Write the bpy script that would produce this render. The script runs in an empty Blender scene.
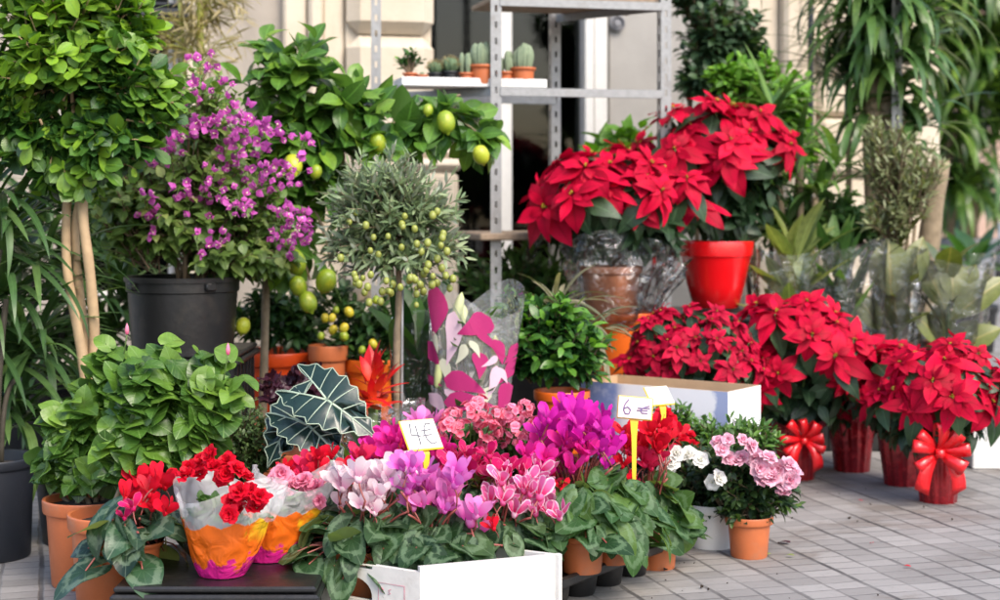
import bpy, bmesh, math, random
import numpy as np
from mathutils import Vector, Matrix

R = np.random.default_rng(11)
random.seed(5)
CAMZ, F, HOR = 0.8, 1600.0, 200.0
PI = math.pi
scn = bpy.context.scene
COL = scn.collection


def depth(gy):
    return CAMZ * F / (gy - HOR)


def sc(gy):
    return F / depth(gy)


def W(px, py, gy, dd=0.0):
    """photo position at the depth of the ground row gy -> world point"""
    D = depth(gy) + dd
    return np.array([(px - 500) / F * D, D, CAMZ - (py - HOR) / F * D])


def G(px, gy, z=0.0):
    D = depth(gy)
    return np.array([(px - 500) / F * D, D, z])


# ------------------------------------------------------------------ mesh builder
class MB:
    def __init__(s):
        s.v, s.f, s.uv, s.r, s.n = [], [], [], [], 0

    def add(s, v, f, uv=None, r=0.5, m=0):
        v = np.asarray(v, float).reshape(-1, 3)
        k = len(v)
        fs = {}
        if isinstance(f, np.ndarray):
            fs[f.shape[1]] = f
        else:
            for q in f:
                fs.setdefault(len(q), []).append(q)
        for kk, a in fs.items():
            s.f.append((np.asarray(a, int) + s.n, m))
        s.v.append(v)
        s.uv.append(np.zeros((k, 2)) if uv is None else np.asarray(uv, float).reshape(-1, 2))
        s.r.append(np.full(k, r) if np.isscalar(r) else np.asarray(r, float))
        s.n += k

    def arr(s):
        return np.concatenate(s.v) if s.v else np.zeros((0, 3))


def mesh_of(mb, name, mats, off=(0, 0, 0), smooth=True):
    me = bpy.data.meshes.new(name)
    v = mb.arr() - np.asarray(off, float)
    me.vertices.add(len(v))
    me.vertices.foreach_set('co', v.astype(np.float32).ravel())
    li = np.concatenate([a.ravel() for a, m in mb.f])
    sz = np.concatenate([np.full(len(a), a.shape[1]) for a, m in mb.f])
    mi = np.concatenate([np.full(len(a), m) for a, m in mb.f])
    me.loops.add(len(li))
    me.loops.foreach_set('vertex_index', li.astype(np.int32))
    me.polygons.add(len(sz))
    st = np.concatenate([[0], np.cumsum(sz)[:-1]])
    me.polygons.foreach_set('loop_start', st.astype(np.int32))
    me.polygons.foreach_set('material_index', mi.astype(np.int32))
    me.polygons.foreach_set('use_smooth', np.full(len(sz), smooth))
    me.update(calc_edges=True)
    uvl = me.uv_layers.new(name='UVMap')
    uvl.data.foreach_set('uv', np.concatenate(mb.uv)[li].astype(np.float32).ravel())
    at = me.attributes.new('rnd', 'FLOAT', 'POINT')
    at.data.foreach_set('value', np.concatenate(mb.r).astype(np.float32))
    for m in (mats if isinstance(mats, (list, tuple)) else [mats]):
        me.materials.append(m)
    me.validate()
    return me


def wloc(o):
    p = np.zeros(3)
    while o is not None:
        p += np.array(o.location)
        o = o.parent
    return p


def tag(o, label=None, cat=None, group=None, kind=None):
    if label: o['label'] = label
    if cat: o['category'] = cat
    if group: o['group'] = group
    if kind: o['kind'] = kind
    return o


def thing(name, label, cat, loc, group=None):
    o = bpy.data.objects.new(name, None)
    o.empty_display_size = 0.05
    COL.objects.link(o)
    o.location = Vector(loc)
    return tag(o, label, cat, group)


def obj(name, mb, mats, parent=None, smooth=True, base=None, auto=None):
    off = wloc(parent) if parent is not None else (np.array(base, float) if base is not None else np.zeros(3))
    me = mesh_of(mb, name, mats, off, smooth)
    o = bpy.data.objects.new(name, me)
    COL.objects.link(o)
    if parent is not None:
        o.parent = parent
    elif base is not None:
        o.location = Vector(base)
    if auto:
        me.polygons.foreach_set('use_smooth', np.ones(len(me.polygons), bool))
        me.set_sharp_from_angle(angle=math.radians(auto))
    return o


def inst(name, me, parent, wp, rot=None, s=1.0):
    """one more part that uses an already built mesh"""
    o = bpy.data.objects.new(name, me)
    COL.objects.link(o)
    o.parent = parent
    M = Matrix.Translation(Vector(np.asarray(wp) - wloc(parent)))
    if rot is not None:
        M = M @ rot.to_4x4()
    o.matrix_local = M @ Matrix.Scale(s, 4)
    return o


def unit(a):
    return a / np.maximum(np.linalg.norm(a, axis=-1, keepdims=True), 1e-9)


def frame_rot(n, spin=0.0):
    """rotation taking +Z to n"""
    q = Vector(n).to_track_quat('Z', 'Y').to_matrix()
    return q @ Matrix.Rotation(spin, 3, 'Z')


# ------------------------------------------------------------------ primitives
def tube(mb, pts, rad, n=8, m=0, r=0.5, caps=True):
    pts = np.asarray(pts, float)
    k = len(pts)
    rad = np.full(k, rad) if np.isscalar(rad) else np.asarray(rad, float)
    t = np.gradient(pts, axis=0)
    t = unit(t)
    ref = np.array([0, 0, 1.0]) if abs(t[0][2]) < 0.9 else np.array([1.0, 0, 0])
    a = unit(np.cross(t, ref))
    b = np.cross(t, a)
    an = np.linspace(0, 2 * PI, n, endpoint=False)
    ring = pts[:, None, :] + rad[:, None, None] * (np.cos(an)[None, :, None] * a[:, None, :] + np.sin(an)[None, :, None] * b[:, None, :])
    f = []
    for i in range(k - 1):
        for j in range(n):
            j2 = (j + 1) % n
            f.append((i * n + j, i * n + j2, (i + 1) * n + j2, (i + 1) * n + j))
    if caps:
        f.append(tuple(range(n - 1, -1, -1)))
        f.append(tuple((k - 1) * n + j for j in range(n)))
    uv = np.stack(np.meshgrid(np.arange(n) / n, np.linspace(0, 1, k)), -1).reshape(-1, 2)
    mb.add(ring.reshape(-1, 3), f, uv, r, m)


def tubes(mb, P, rad, n=4, r=0.5, m=0):
    """many tubes at once: P (T,k,3), rad (k,)"""
    T, k, _ = P.shape
    t = unit(np.gradient(P, axis=1))
    ref = np.array([0.3, 0.2, 1.0])
    a = unit(np.cross(t, ref))
    b = np.cross(t, a)
    an = np.linspace(0, 2 * PI, n, endpoint=False)
    rad = np.broadcast_to(np.asarray(rad, float), (T, k))
    ring = P[:, :, None, :] + rad[:, :, None, None] * (np.cos(an)[:, None] * a[:, :, None, :] + np.sin(an)[:, None] * b[:, :, None, :])
    idx = np.arange(k * n).reshape(k, n)
    q = np.stack([idx[:-1], np.roll(idx[:-1], -1, 1), np.roll(idx[1:], -1, 1), idx[1:]], -1).reshape(-1, 4)
    f = (q[None] + (np.arange(T) * k * n)[:, None, None]).reshape(-1, 4)
    mb.add(ring.reshape(-1, 3), f, None, r, m)


def lathe(mb, prof, c, n=36, m=0, r=0.5, ax=None):
    prof = np.asarray(prof, float)
    k = len(prof)
    an = np.linspace(0, 2 * PI, n, endpoint=False)
    v = np.stack([prof[:, 0, None] * np.cos(an), prof[:, 0, None] * np.sin(an), np.repeat(prof[:, 1, None], n, 1)], -1)
    v = v.reshape(-1, 3)
    if ax is not None:
        v = v @ np.array(frame_rot(ax)).T
    idx = np.arange(k * n).reshape(k, n)
    f = np.stack([idx[:-1], np.roll(idx[:-1], -1, 1), np.roll(idx[1:], -1, 1), idx[1:]], -1).reshape(-1, 4)
    uv = np.stack(np.meshgrid(np.arange(n) / n, np.linspace(0, 1, k)), -1).reshape(-1, 2)
    mb.add(v + np.asarray(c), f, uv, r, m)


def rotz(v, a):
    c, s = math.cos(a), math.sin(a)
    v = np.asarray(v, float)
    return np.stack([v[..., 0] * c - v[..., 1] * s, v[..., 0] * s + v[..., 1] * c, v[..., 2]], -1)


def box(mb, c, size, a=0.0, bev=0.0, m=0, rot=None, r=0.5):
    sx, sy, sz = [q / 2 for q in size]
    if bev > 0:
        bev = min(bev, sx * .9, sy * .9, sz * .9)
        v, idx = [], {}
        for ix in (-1, 1):
            for iy in (-1, 1):
                for iz in (-1, 1):
                    for ax in range(3):
                        p = [ix * (sx - bev), iy * (sy - bev), iz * (sz - bev)]
                        p[ax] = [ix * sx, iy * sy, iz * sz][ax]
                        idx[(ix, iy, iz, ax)] = len(v)
                        v.append(p)
        f = []
        for ax in range(3):
            o = [i for i in range(3) if i != ax]
            for s in (-1, 1):
                q = []
                for (p, w) in ((-1, -1), (1, -1), (1, 1), (-1, 1)):
                    k = [0, 0, 0]; k[ax] = s; k[o[0]] = p; k[o[1]] = w
                    q.append(idx[(*k, ax)])
                f.append(tuple(q))
            for p in (-1, 1):
                for w in (-1, 1):
                    q = []
                    k = [0, 0, 0]; k[o[0]] = p; k[o[1]] = w
                    for s, first in ((-1, 0), (-1, 1), (1, 1), (1, 0)):
                        k[ax] = s
                        q.append(idx[(*k, o[first])])
                    f.append(tuple(q))
        for ix in (-1, 1):
            for iy in (-1, 1):
                for iz in (-1, 1):
                    f.append(tuple(idx[(ix, iy, iz, ax)] for ax in range(3)))
        # make the faces point outward
        vv = np.array(v)
        g = []
        for q in f:
            p = vv[list(q)]
            nn = np.cross(p[1] - p[0], p[2] - p[0])
            g.append(q if nn @ p.mean(0) > 0 else q[::-1])
        f = g
    else:
        v = [(x, y, z) for z in (-sz, sz) for y in (-sy, sy) for x in (-sx, sx)]
        f = [(0, 2, 3, 1), (4, 5, 7, 6), (0, 1, 5, 4), (2, 6, 7, 3), (0, 4, 6, 2), (1, 3, 7, 5)]
    v = np.array(v, float)
    if rot is not None:
        v = v @ np.array(rot).T
    if a:
        v = rotz(v, a)
    mb.add(v + np.asarray(c), f, None, r, m)


# ------------------------------------------------------------------ leaves
TT = np.array([0, .05, .15, .3, .5, .7, .85, .95, 1.])
PROF = {
    'ovate': [.05, .42, .8, 1, .92, .64, .33, .12, 0],
    'elliptic': [.04, .28, .6, .9, 1, .84, .5, .2, 0],
    'obovate': [.04, .18, .4, .72, .96, 1, .76, .42, 0],
    'lance': [.05, .4, .72, .97, 1, .78, .45, .18, 0],
    'petal': [.25, .35, .5, .75, .97, 1, .85, .55, .15],
    'bract': [.04, .22, .55, .93, 1, .72, .36, .13, 0],
    'strap': [.7, .85, .95, 1, 1, .85, .55, .25, 0],
    'sword': [.75, .9, 1, .98, .9, .7, .42, .16, 0],
}


def leaf_t(prof, n=6, bend=.4, fold=.2, wave=0., cup=0.):
    t = np.linspace(0, 1, n + 1)
    tt = t ** .9
    w = np.interp(tt, TT, PROF[prof])
    ang = bend * (tt ** 1.2)
    ds = np.diff(tt, prepend=0)
    y = np.cumsum(np.cos(ang) * ds)
    z = -np.cumsum(np.sin(ang) * ds)
    ph = R.uniform(0, 6)
    V, Z, UV = [], [], []
    for i in range(n + 1):
        for c in (-1, 0, 1):
            V.append((c * w[i], y[i], z[i]))
            Z.append(fold * abs(c) * w[i] + wave * abs(c) * math.sin(tt[i] * 9 + ph + c * 1.3) + cup * abs(c) * w[i])
            UV.append((c * (1 if w[i] > .02 else .02), tt[i]))
    f = []
    for i in range(n):
        for c in (0, 1):
            f.append((i * 3 + c, i * 3 + c + 1, i * 3 + c + 4, i * 3 + c + 3))
    return np.array(V), np.array(Z), np.array(UV), np.array(f)


def polar_t(outline, nth=22, rings=(.35, .7, 1.), bend=.3, cup=.1, wave=.05, wfreq=4):
    th = np.linspace(0, 2 * PI, nth, endpoint=False)
    rr = np.array([outline(a) for a in th])
    V = [(0, 0, 0)]; Z = [0.]; UV = [(0, 0)]
    ph = R.uniform(0, 6)
    for q in rings:
        for a, r0 in zip(th, rr):
            x, y = math.sin(a) * r0 * q, math.cos(a) * r0 * q
            V.append((x, y, -bend * .5 * (max(y, 0) ** 2) - bend * .3 * (min(y, 0) ** 2)))
            Z.append(cup * abs(x) + wave * q * q * math.sin(wfreq * a + ph))
            UV.append((x, y))
    f = [(0, 1 + i, 1 + (i + 1) % nth) for i in range(nth)]
    f = [(a, c, b) for a, b, c in f]
    for k in range(len(rings) - 1):
        o = 1 + k * nth
        for i in range(nth):
            j = (i + 1) % nth
            f.append((o + i, o + j, o + nth + j, o + nth + i))
    # split triangles as degenerate-free separate arrays
    return np.array(V), np.array(Z), np.array(UV), f


def heart(a):      # cyclamen-like, notch at the stalk (a = pi)
    b = abs((a + PI) % (2 * PI) - PI)
    r = np.interp(b, [0, .35, .8, 1.3, 1.9, 2.5, 2.9, 3.05, PI], [1, .9, .8, .77, .78, .78, .66, .35, .12])
    return float(r)


def heart_big(a):   # hibiscus-like: ovate, toothed
    b = abs((a + PI) % (2 * PI) - PI)
    r = np.interp(b, [0, .2, .45, .8, 1.2, 1.8, 2.5, 2.9, PI], [.9, .84, .79, .76, .73, .68, .6, .5, .3])
    return float(r * (1 + .05 * math.sin(a * 14)))


def rnd_leaf(a):
    return 0.8 + .05 * math.sin(a * 5)


def place(mb, tpls, pos, d, n, L, Wd, r, m=0):
    """put len(pos) leaves: d along the leaf, n its upper side"""
    pos = np.asarray(pos, float); d = unit(np.asarray(d, float)); n = np.asarray(n, float)
    N = len(pos)
    L = np.broadcast_to(np.asarray(L, float), (N,)); Wd = np.broadcast_to(np.asarray(Wd, float), (N,))
    r = np.broadcast_to(np.asarray(r, float), (N,))
    x = np.cross(d, n)
    bad = np.linalg.norm(x, axis=1) < 1e-4
    x[bad] = np.cross(d[bad], np.array([.3, .8, .1]))
    x = unit(x)
    n = np.cross(x, d)
    ch = R.integers(0, len(tpls), N)
    for i, (V, Z, UV, f) in enumerate(tpls):
        s = np.where(ch == i)[0]
        if not len(s):
            continue
        k = len(V)
        P = (pos[s, None, :] + x[s, None, :] * (V[None, :, 0, None] * Wd[s, None, None] * .5)
             + d[s, None, :] * (V[None, :, 1, None] * L[s, None, None])
             + n[s, None, :] * (V[None, :, 2, None] * L[s, None, None] + Z[None, :, None] * Wd[s, None, None] * .5))
        offs = (np.arange(len(s)) * k)[:, None, None]
        uv = np.tile(UV, (len(s), 1))
        rv = np.repeat(r[s], k)
        if isinstance(f, list):
            tri = np.array([q for q in f if len(q) == 3]); quad = np.array([q for q in f if len(q) == 4])
            base = mb.n
            mb.add(P.reshape(-1, 3), (tri[None] + offs).reshape(-1, 3), uv, rv, m)
            if len(quad):
                mb.f.append(((quad[None] + offs).reshape(-1, 4) + base, m))
        else:
            mb.add(P.reshape(-1, 3), (f[None] + offs).reshape(-1, 4), uv, rv, m)


def ends_in(c, rad, N, shell=(.5, 1.), zmin=-1., front=0.):
    """N points through the outer part of an ellipsoid"""
    d = R.normal(size=(int(N * 1.9) + 20, 3))
    d[:, 1] -= front
    d = unit(d)
    d = d[d[:, 2] > zmin][:N]
    q = (R.uniform(shell[0] ** 2, shell[1] ** 2, len(d))) ** .5
    return np.asarray(c) + d * q[:, None] * np.asarray(rad)


def shoots(leaf, twig, o, ends, tpls, L, Wd, n=7, start=.3, ang=(65, 30), droop=.15, up=.6, jit=.25, tip=.45,
           tipsize=.7, twig_r=.002, spread=.3, lift=.1, lighter=0., face=.25):
    """curved twigs from o to ends with leaves set spirally along them"""
    T = len(ends)
    ends = np.asarray(ends, float)
    o = np.broadcast_to(np.asarray(o, float), (T, 3))
    ln = np.linalg.norm(ends - o, axis=1)
    c = o + (ends - o) * .5 + R.normal(size=(T, 3)) * ln[:, None] * .12 + np.array([0, 0, 1]) * ln[:, None] * lift
    t = np.linspace(start, 1, n)[None, :] + R.uniform(-.03, .03, (T, n))
    t = np.clip(t, 0, 1)[..., None]
    P = (1 - t) ** 2 * o[:, None] + 2 * t * (1 - t) * c[:, None] + t ** 2 * ends[:, None]
    tan = unit(2 * (1 - t) * (c - o)[:, None] + 2 * t * (ends - c)[:, None] + 1e-6)
    a = unit(np.cross(tan, np.array([.21, .13, 1.])))
    b = np.cross(tan, a)
    ph = (np.arange(n) * 2.4)[None, :, None] + R.uniform(0, 6.28, (T, 1, 1))
    radv = np.cos(ph) * a + np.sin(ph) * b
    an = np.radians(ang[0] + (ang[1] - ang[0]) * t)
    d = np.cos(an) * tan + np.sin(an) * radv
    d = d + R.normal(size=d.shape) * jit
    d[..., 2] -= droop
    nr = tan * (1 - up) + np.array([0, -face, 1.]) * up + R.normal(size=d.shape) * jit * .8
    lsz = L * R.uniform(.7, 1.15, (T, n)) * (1 + (tipsize - 1) * t[..., 0] ** 2)
    wsz = Wd / L * lsz * R.uniform(.85, 1.12, (T, n))
    r = np.clip(.35 + lighter + R.normal(size=(T, n)) * .16 + tip * (t[..., 0] ** 3 - .3) + R.normal(size=(T, 1)) * .08, 0, 1)
    place(leaf, tpls, P.reshape(-1, 3), d.reshape(-1, 3), nr.reshape(-1, 3), lsz.ravel(), wsz.ravel(), r.ravel())
    if twig is not None:
        tt = np.linspace(0, 1, 5)[None, :, None]
        Q = (1 - tt) ** 2 * o[:, None] + 2 * tt * (1 - tt) * c[:, None] + tt ** 2 * ends[:, None]
        tubes(twig, Q, np.linspace(1.6, .6, 5) * twig_r, 4)


def curve_pts(p0, p1, p2, n=10):
    t = np.linspace(0, 1, n)[:, None]
    return (1 - t) ** 2 * np.asarray(p0) + 2 * t * (1 - t) * np.asarray(p1) + t ** 2 * np.asarray(p2)


# ------------------------------------------------------------------ materials
class NT:
    def __init__(s, name):
        s.mat = bpy.data.materials.new(name)
        s.mat.use_nodes = True
        s.t = s.mat.node_tree
        s.t.nodes.clear()
        s.out = s.t.nodes.new('ShaderNodeOutputMaterial')

    def n(s, typ, **kw):
        x = s.t.nodes.new(typ)
        for k, v in kw.items():
            setattr(x, k, v)
        return x

    def link(s, a, b):
        s.t.links.new(a, b)

    def val(s, sock, v):
        if hasattr(v, 'is_output'):
            s.link(v, sock)
        else:
            sock.default_value = v

    def math(s, op, a, b=0.0, c=0.0, clamp=False):
        x = s.n('ShaderNodeMath', operation=op, use_clamp=clamp)
        s.val(x.inputs[0], a); s.val(x.inputs[1], b); s.val(x.inputs[2], c)
        return x.outputs[0]

    def mix(s, f, a, b, blend='MIX'):
        x = s.n('ShaderNodeMix', data_type='RGBA', blend_type=blend)
        s.val(x.inputs[0], f)
        s.val(x.inputs[6], a if hasattr(a, 'is_output') else (*a[:3], 1))
        s.val(x.inputs[7], b if hasattr(b, 'is_output') else (*b[:3], 1))
        return x.outputs[2]

    def ramp(s, f, stops, interp='LINEAR'):
        x = s.n('ShaderNodeValToRGB')
        x.color_ramp.interpolation = interp
        e = x.color_ramp.elements
        while len(e) < len(stops):
            e.new(.5)
        for i, (p, c) in enumerate(stops):
            e[i].position = p
            e[i].color = (*c[:3], 1)
        s.link(f, x.inputs[0])
        return x.outputs[0]

    def noise(s, scale, detail=3, rough=.55, vec=None, dist=0.0):
        x = s.n('ShaderNodeTexNoise')
        x.inputs['Scale'].default_value = scale
        x.inputs['Detail'].default_value = detail
        x.inputs['Roughness'].default_value = rough
        x.inputs['Distortion'].default_value = dist
        if vec is None:
            vec = s.n('ShaderNodeTexCoord').outputs['Object']
        s.link(vec, x.inputs['Vector'])
        return x.outputs[0]

    def sstep(s, x, lo, hi):
        m = s.n('ShaderNodeMapRange', interpolation_type='SMOOTHSTEP')
        s.val(m.inputs[0], x)
        m.inputs[1].default_value = lo; m.inputs[2].default_value = hi
        m.inputs[3].default_value = 0; m.inputs[4].default_value = 1
        return m.outputs[0]

    def bump(s, h, strength=.2, dist=.01):
        b = s.n('ShaderNodeBump')
        b.inputs['Strength'].default_value = strength
        b.inputs['Distance'].default_value = dist
        s.link(h, b.inputs['Height'])
        return b.outputs[0]

    def princ(s, col, rough=.5, spec=.5, metal=0., normal=None, sheen=0., coat=0.):
        p = s.n('ShaderNodeBsdfPrincipled')
        s.val(p.inputs['Base Color'], col if hasattr(col, 'is_output') else (*col[:3], 1))
        s.val(p.inputs['Roughness'], rough)
        s.val(p.inputs['Specular IOR Level'], spec)
        s.val(p.inputs['Metallic'], metal)
        if sheen: p.inputs['Sheen Weight'].default_value = sheen
        if coat: p.inputs['Coat Weight'].default_value = coat; p.inputs['Coat Roughness'].default_value = .15
        if normal is not None:
            s.link(normal, p.inputs['Normal'])
        return p.outputs[0]

    def done(s, sh):
        s.link(sh, s.out.inputs[0])
        return s.mat

    def uv(s):
        x = s.n('ShaderNodeSeparateXYZ')
        s.link(s.n('ShaderNodeUVMap').outputs[0], x.inputs[0])
        return x.outputs[0], x.outputs[1]

    def rnd(s):
        a = s.n('ShaderNodeAttribute', attribute_name='rnd')
        return a.outputs['Fac']


def leaf_mat(name, cols, vein=None, vs=.5, rough=.38, trans=.28, spec=.5, pat=None, side=9., back=None, edge=None):
    m = NT(name)
    u, v = m.uv()
    col = m.ramp(m.rnd(), [(0.05, cols[0]), (.45, cols[1]), (1., cols[2])])
    nz = m.noise(45, 2)
    col = m.mix(m.math('MULTIPLY', m.sstep(nz, .35, .75), .35), col, [c * .6 for c in cols[0]])
    au = m.math('ABSOLUTE', u)
    h = nz
    vein = vein or [min(1, c * 2.2 + .02) for c in cols[1]]
    if pat == 'cyclamen':
        rr = m.math('POWER', m.math('ADD', m.math('MULTIPLY', u, u), m.math('MULTIPLY', v, v)), .5)
        rr = m.math('ADD', rr, m.math('MULTIPLY', m.math('SUBTRACT', m.noise(70, 3), .5), .55))
        band = m.math('MULTIPLY', m.sstep(rr, .42, .52), m.math('SUBTRACT', 1., m.sstep(rr, .62, .72)))
        col = m.mix(m.math('MULTIPLY', band, vs), col, vein)
        ang = m.math('ARCTAN2', u, v)
        w = m.math('ABSOLUTE', m.math('SINE', m.math('MULTIPLY', ang, 4.5)))
        vn = m.math('SUBTRACT', 1., m.sstep(w, .02, .16))
        col = m.mix(m.math('MULTIPLY', vn, .35), col, vein)
        h = m.math('ADD', m.math('MULTIPLY', vn, -.6), nz)
    elif pat == 'palm':      # radiating veins from the stalk
        ang = m.math('ARCTAN2', u, m.math('ADD', v, .12))
        w = m.math('ABSOLUTE', m.math('SINE', m.math('MULTIPLY', ang, 3.0)))
        vn = m.math('SUBTRACT', 1., m.sstep(w, .02, .12))
        l2 = m.math('ABSOLUTE', m.math('SINE', m.math('MULTIPLY', m.math('SUBTRACT', v, m.math('MULTIPLY', au, .7)), 14.)))
        vn2 = m.math('SUBTRACT', 1., m.sstep(l2, .05, .3))
        col = m.mix(m.math('MULTIPLY', vn, vs), col, vein)
        col = m.mix(m.math('MULTIPLY', vn2, vs * .35), col, vein)
        h = m.math('ADD', m.math('MULTIPLY', m.math('MAXIMUM', vn, vn2), -.9), nz)
    else:
        mid = m.math('SUBTRACT', 1., m.sstep(au, .03, .13))
        sv = m.math('ABSOLUTE', m.math('SINE', m.math('MULTIPLY', m.math('SUBTRACT', v, m.math('MULTIPLY', au, .22)), side * PI)))
        sv = m.math('SUBTRACT', 1., m.sstep(sv, .05, .3))
        col = m.mix(m.math('MULTIPLY', mid, vs), col, vein)
        col = m.mix(m.math('MULTIPLY', sv, vs * .3), col, vein)
        if edge is not None:
            col = m.mix(m.sstep(au, .35, .6), col, edge)
        h = m.math('ADD', m.math('MULTIPLY', m.math('MAXIMUM', mid, m.math('MULTIPLY', sv, .6)), -.8), nz)
    if back is not None:
        g = m.n('ShaderNodeNewGeometry')
        col = m.mix(g.outputs['Backfacing'], col, back)
    nrm = m.bump(h, .25, .003)
    p = m.princ(col, rough, spec, normal=nrm)
    tr = m.n('ShaderNodeBsdfTranslucent')
    m.link(m.mix(1., col, (1.6, 1.7, .7), 'MULTIPLY'), tr.inputs[0])
    mx = m.n('ShaderNodeMixShader')
    mx.inputs[0].default_value = trans
    m.link(p, mx.inputs[1]); m.link(tr.outputs[0], mx.inputs[2])
    return m.done(mx.outputs[0])


def petal_mat(name, base, tip, edge=None, dark=None, rough=.5, trans=.3, e0=.6, spec=.25, sheen=.0, split=(.1, .7)):
    m = NT(name)
    u, v = m.uv()
    col = m.mix(m.sstep(v, split[0], split[1]), base, tip)
    if edge is not None:
        d = m.math('MAXIMUM', m.math('ABSOLUTE', u), m.math('MULTIPLY', m.math('SUBTRACT', v, .72), 3.2))
        d = m.math('ADD', d, m.math('MULTIPLY', m.math('SUBTRACT', m.noise(120, 2), .5), .25))
        col = m.mix(m.sstep(d, e0, e0 + .3), col, edge)
    if dark is not None:
        col = m.mix(m.math('MULTIPLY', m.math('SUBTRACT', 1., m.sstep(m.math('ABSOLUTE', u), .02, .14)), .5), col, dark)
    r = m.rnd()
    col = m.mix(m.math('MULTIPLY', m.math('SUBTRACT', r, .5), .9, clamp=True), col, tip)
    lines = m.math('SINE', m.math('MULTIPLY', u, 22.))
    hs = m.n('ShaderNodeHueSaturation')
    m.link(col, hs.inputs['Color'])
    m.link(m.math('ADD', m.math('MULTIPLY', r, .55), .68), hs.inputs['Value'])
    col = hs.outputs[0]
    p = m.princ(col, rough, spec, normal=m.bump(m.math('ADD', m.math('MULTIPLY', lines, .3), m.noise(90, 2)), .2, .002), sheen=sheen)
    tr = m.n('ShaderNodeBsdfTranslucent')
    m.link(col, tr.inputs[0])
    mx = m.n('ShaderNodeMixShader')
    mx.inputs[0].default_value = trans
    m.link(p, mx.inputs[1]); m.link(tr.outputs[0], mx.inputs[2])
    return m.done(mx.outputs[0])


def plain(name, col, rough=.5, var=.15, scale=12., spec=.5, metal=0., bump=.1, coat=0., dirt=None, bscale=60.):
    m = NT(name)
    scale = scale * 3.5 if scale < 20 else scale
    nz = m.noise(scale, 4)
    c = m.mix(m.math('MULTIPLY', m.sstep(nz, .3, .75), var * 2), col, [x * .62 for x in col])
    if dirt is not None:
        c = m.mix(m.math('MULTIPLY', m.sstep(m.noise(scale * .35, 5, .65), .52, .72), .6), c, dirt)
    ro = m.math('ADD', m.math('MULTIPLY', nz, .25), rough - .12)
    return m.done(m.princ(c, ro, spec, metal, m.bump(m.noise(bscale, 3), bump, .004), coat=coat))


def film_mat(name, tint=(1, 1, 1), body=.06, gloss=.55, rough=.09, bs=22., bstr=.5, whit=(.9, .93, .95)):
    m = NT(name)
    nrm = m.bump(m.noise(bs, 3, .5, dist=.6), bstr, .02)
    g = m.n('ShaderNodeBsdfGlossy'); g.inputs['Roughness'].default_value = rough
    m.link(nrm, g.inputs['Normal'])
    t = m.n('ShaderNodeBsdfTransparent'); t.inputs[0].default_value = (*tint, 1)
    d = m.n('ShaderNodeBsdfTranslucent'); d.inputs[0].default_value = (*whit, 1)
    d2 = m.n('ShaderNodeBsdfDiffuse'); d2.inputs[0].default_value = (*whit, 1)
    dd = m.n('ShaderNodeMixShader'); m.link(d.outputs[0], dd.inputs[1]); m.link(d2.outputs[0], dd.inputs[2])
    fr = m.n('ShaderNodeFresnel'); fr.inputs[0].default_value = 1.5
    m.link(nrm, fr.inputs['Normal'])
    a = m.n('ShaderNodeMixShader'); a.inputs[0].default_value = body
    m.link(t.outputs[0], a.inputs[1]); m.link(dd.outputs[0], a.inputs[2])
    b = m.n('ShaderNodeMixShader')
    m.link(m.math('MULTIPLY', fr.outputs[0], gloss * 2.0, clamp=True), b.inputs[0])
    m.link(a.outputs[0], b.inputs[1]); m.link(g.outputs[0], b.inputs[2])
    return m.done(b.outputs[0])
# ------------------------------------------------------------------ material library
M = {}
M['ficus'] = leaf_mat('ficus_leaf', [(.016, .05, .014), (.045, .125, .022), (.22, .38, .03)], vs=.35, rough=.3)
M['strap_dark'] = leaf_mat('strap_leaf', [(.03, .07, .022), (.06, .13, .04), (.13, .21, .06)], vs=.25, rough=.35, side=1)
M['hibiscus'] = leaf_mat('hibiscus_leaf', [(.028, .075, .012), (.065, .15, .02), (.18, .31, .04)], vs=.55, rough=.33, pat='palm', vein=(.2, .34, .09), back=(.10, .19, .05))
M['bougain'] = leaf_mat('bougainvillea_leaf', [(.06, .115, .025), (.13, .22, .045), (.32, .38, .11)], vs=.35, rough=.42)
M['lemon'] = leaf_mat('lemon_leaf', [(.028, .08, .016), (.08, .185, .024), (.25, .40, .04)], vs=.4, rough=.3, back=(.1, .2, .05))
M['kumquat'] = leaf_mat('kumquat_leaf', [(.016, .045, .016), (.036, .095, .022), (.10, .19, .035)], vs=.3, rough=.3)
M['olive'] = leaf_mat('olive_leaf', [(.06, .095, .04), (.13, .19, .085), (.30, .36, .19)], vs=.3, rough=.4, trans=.12, back=(.3, .34, .27), side=1)
M['shrub_grey'] = leaf_mat('grey_shrub_leaf', [(.10, .13, .055), (.21, .24, .11), (.40, .42, .24)], vs=.2, rough=.5, trans=.2, side=1)
M['gardenia'] = leaf_mat('gardenia_leaf', [(.012, .045, .012), (.03, .10, .02), (.15, .34, .035)], vs=.45, rough=.26)
M['azalea'] = leaf_mat('azalea_leaf', [(.012, .03, .014), (.028, .06, .022), (.10, .18, .03)], vs=.3, rough=.36)
M['azalea_light'] = leaf_mat('light_azalea_leaf', [(.03, .08, .015), (.07, .16, .03), (.16, .28, .05)], vs=.3, rough=.4)
M['poin_leaf'] = leaf_mat('poinsettia_leaf', [(.014, .035, .016), (.03, .07, .028), (.06, .12, .045)], vs=.5, rough=.42)
M['cyc'] = leaf_mat('cyclamen_leaf', [(.012, .038, .014), (.022, .058, .02), (.05, .10, .03)], pat='cyclamen', vs=.5, vein=(.16, .25, .14), rough=.5, spec=.35, back=(.13, .19, .07))
M['cyc_dark'] = leaf_mat('dark_cyclamen_leaf', [(.008, .024, .014), (.016, .045, .024), (.03, .08, .035)], pat='cyclamen', vs=.5, vein=(.17, .24, .16), rough=.36, back=(.24, .27, .1))
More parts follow.
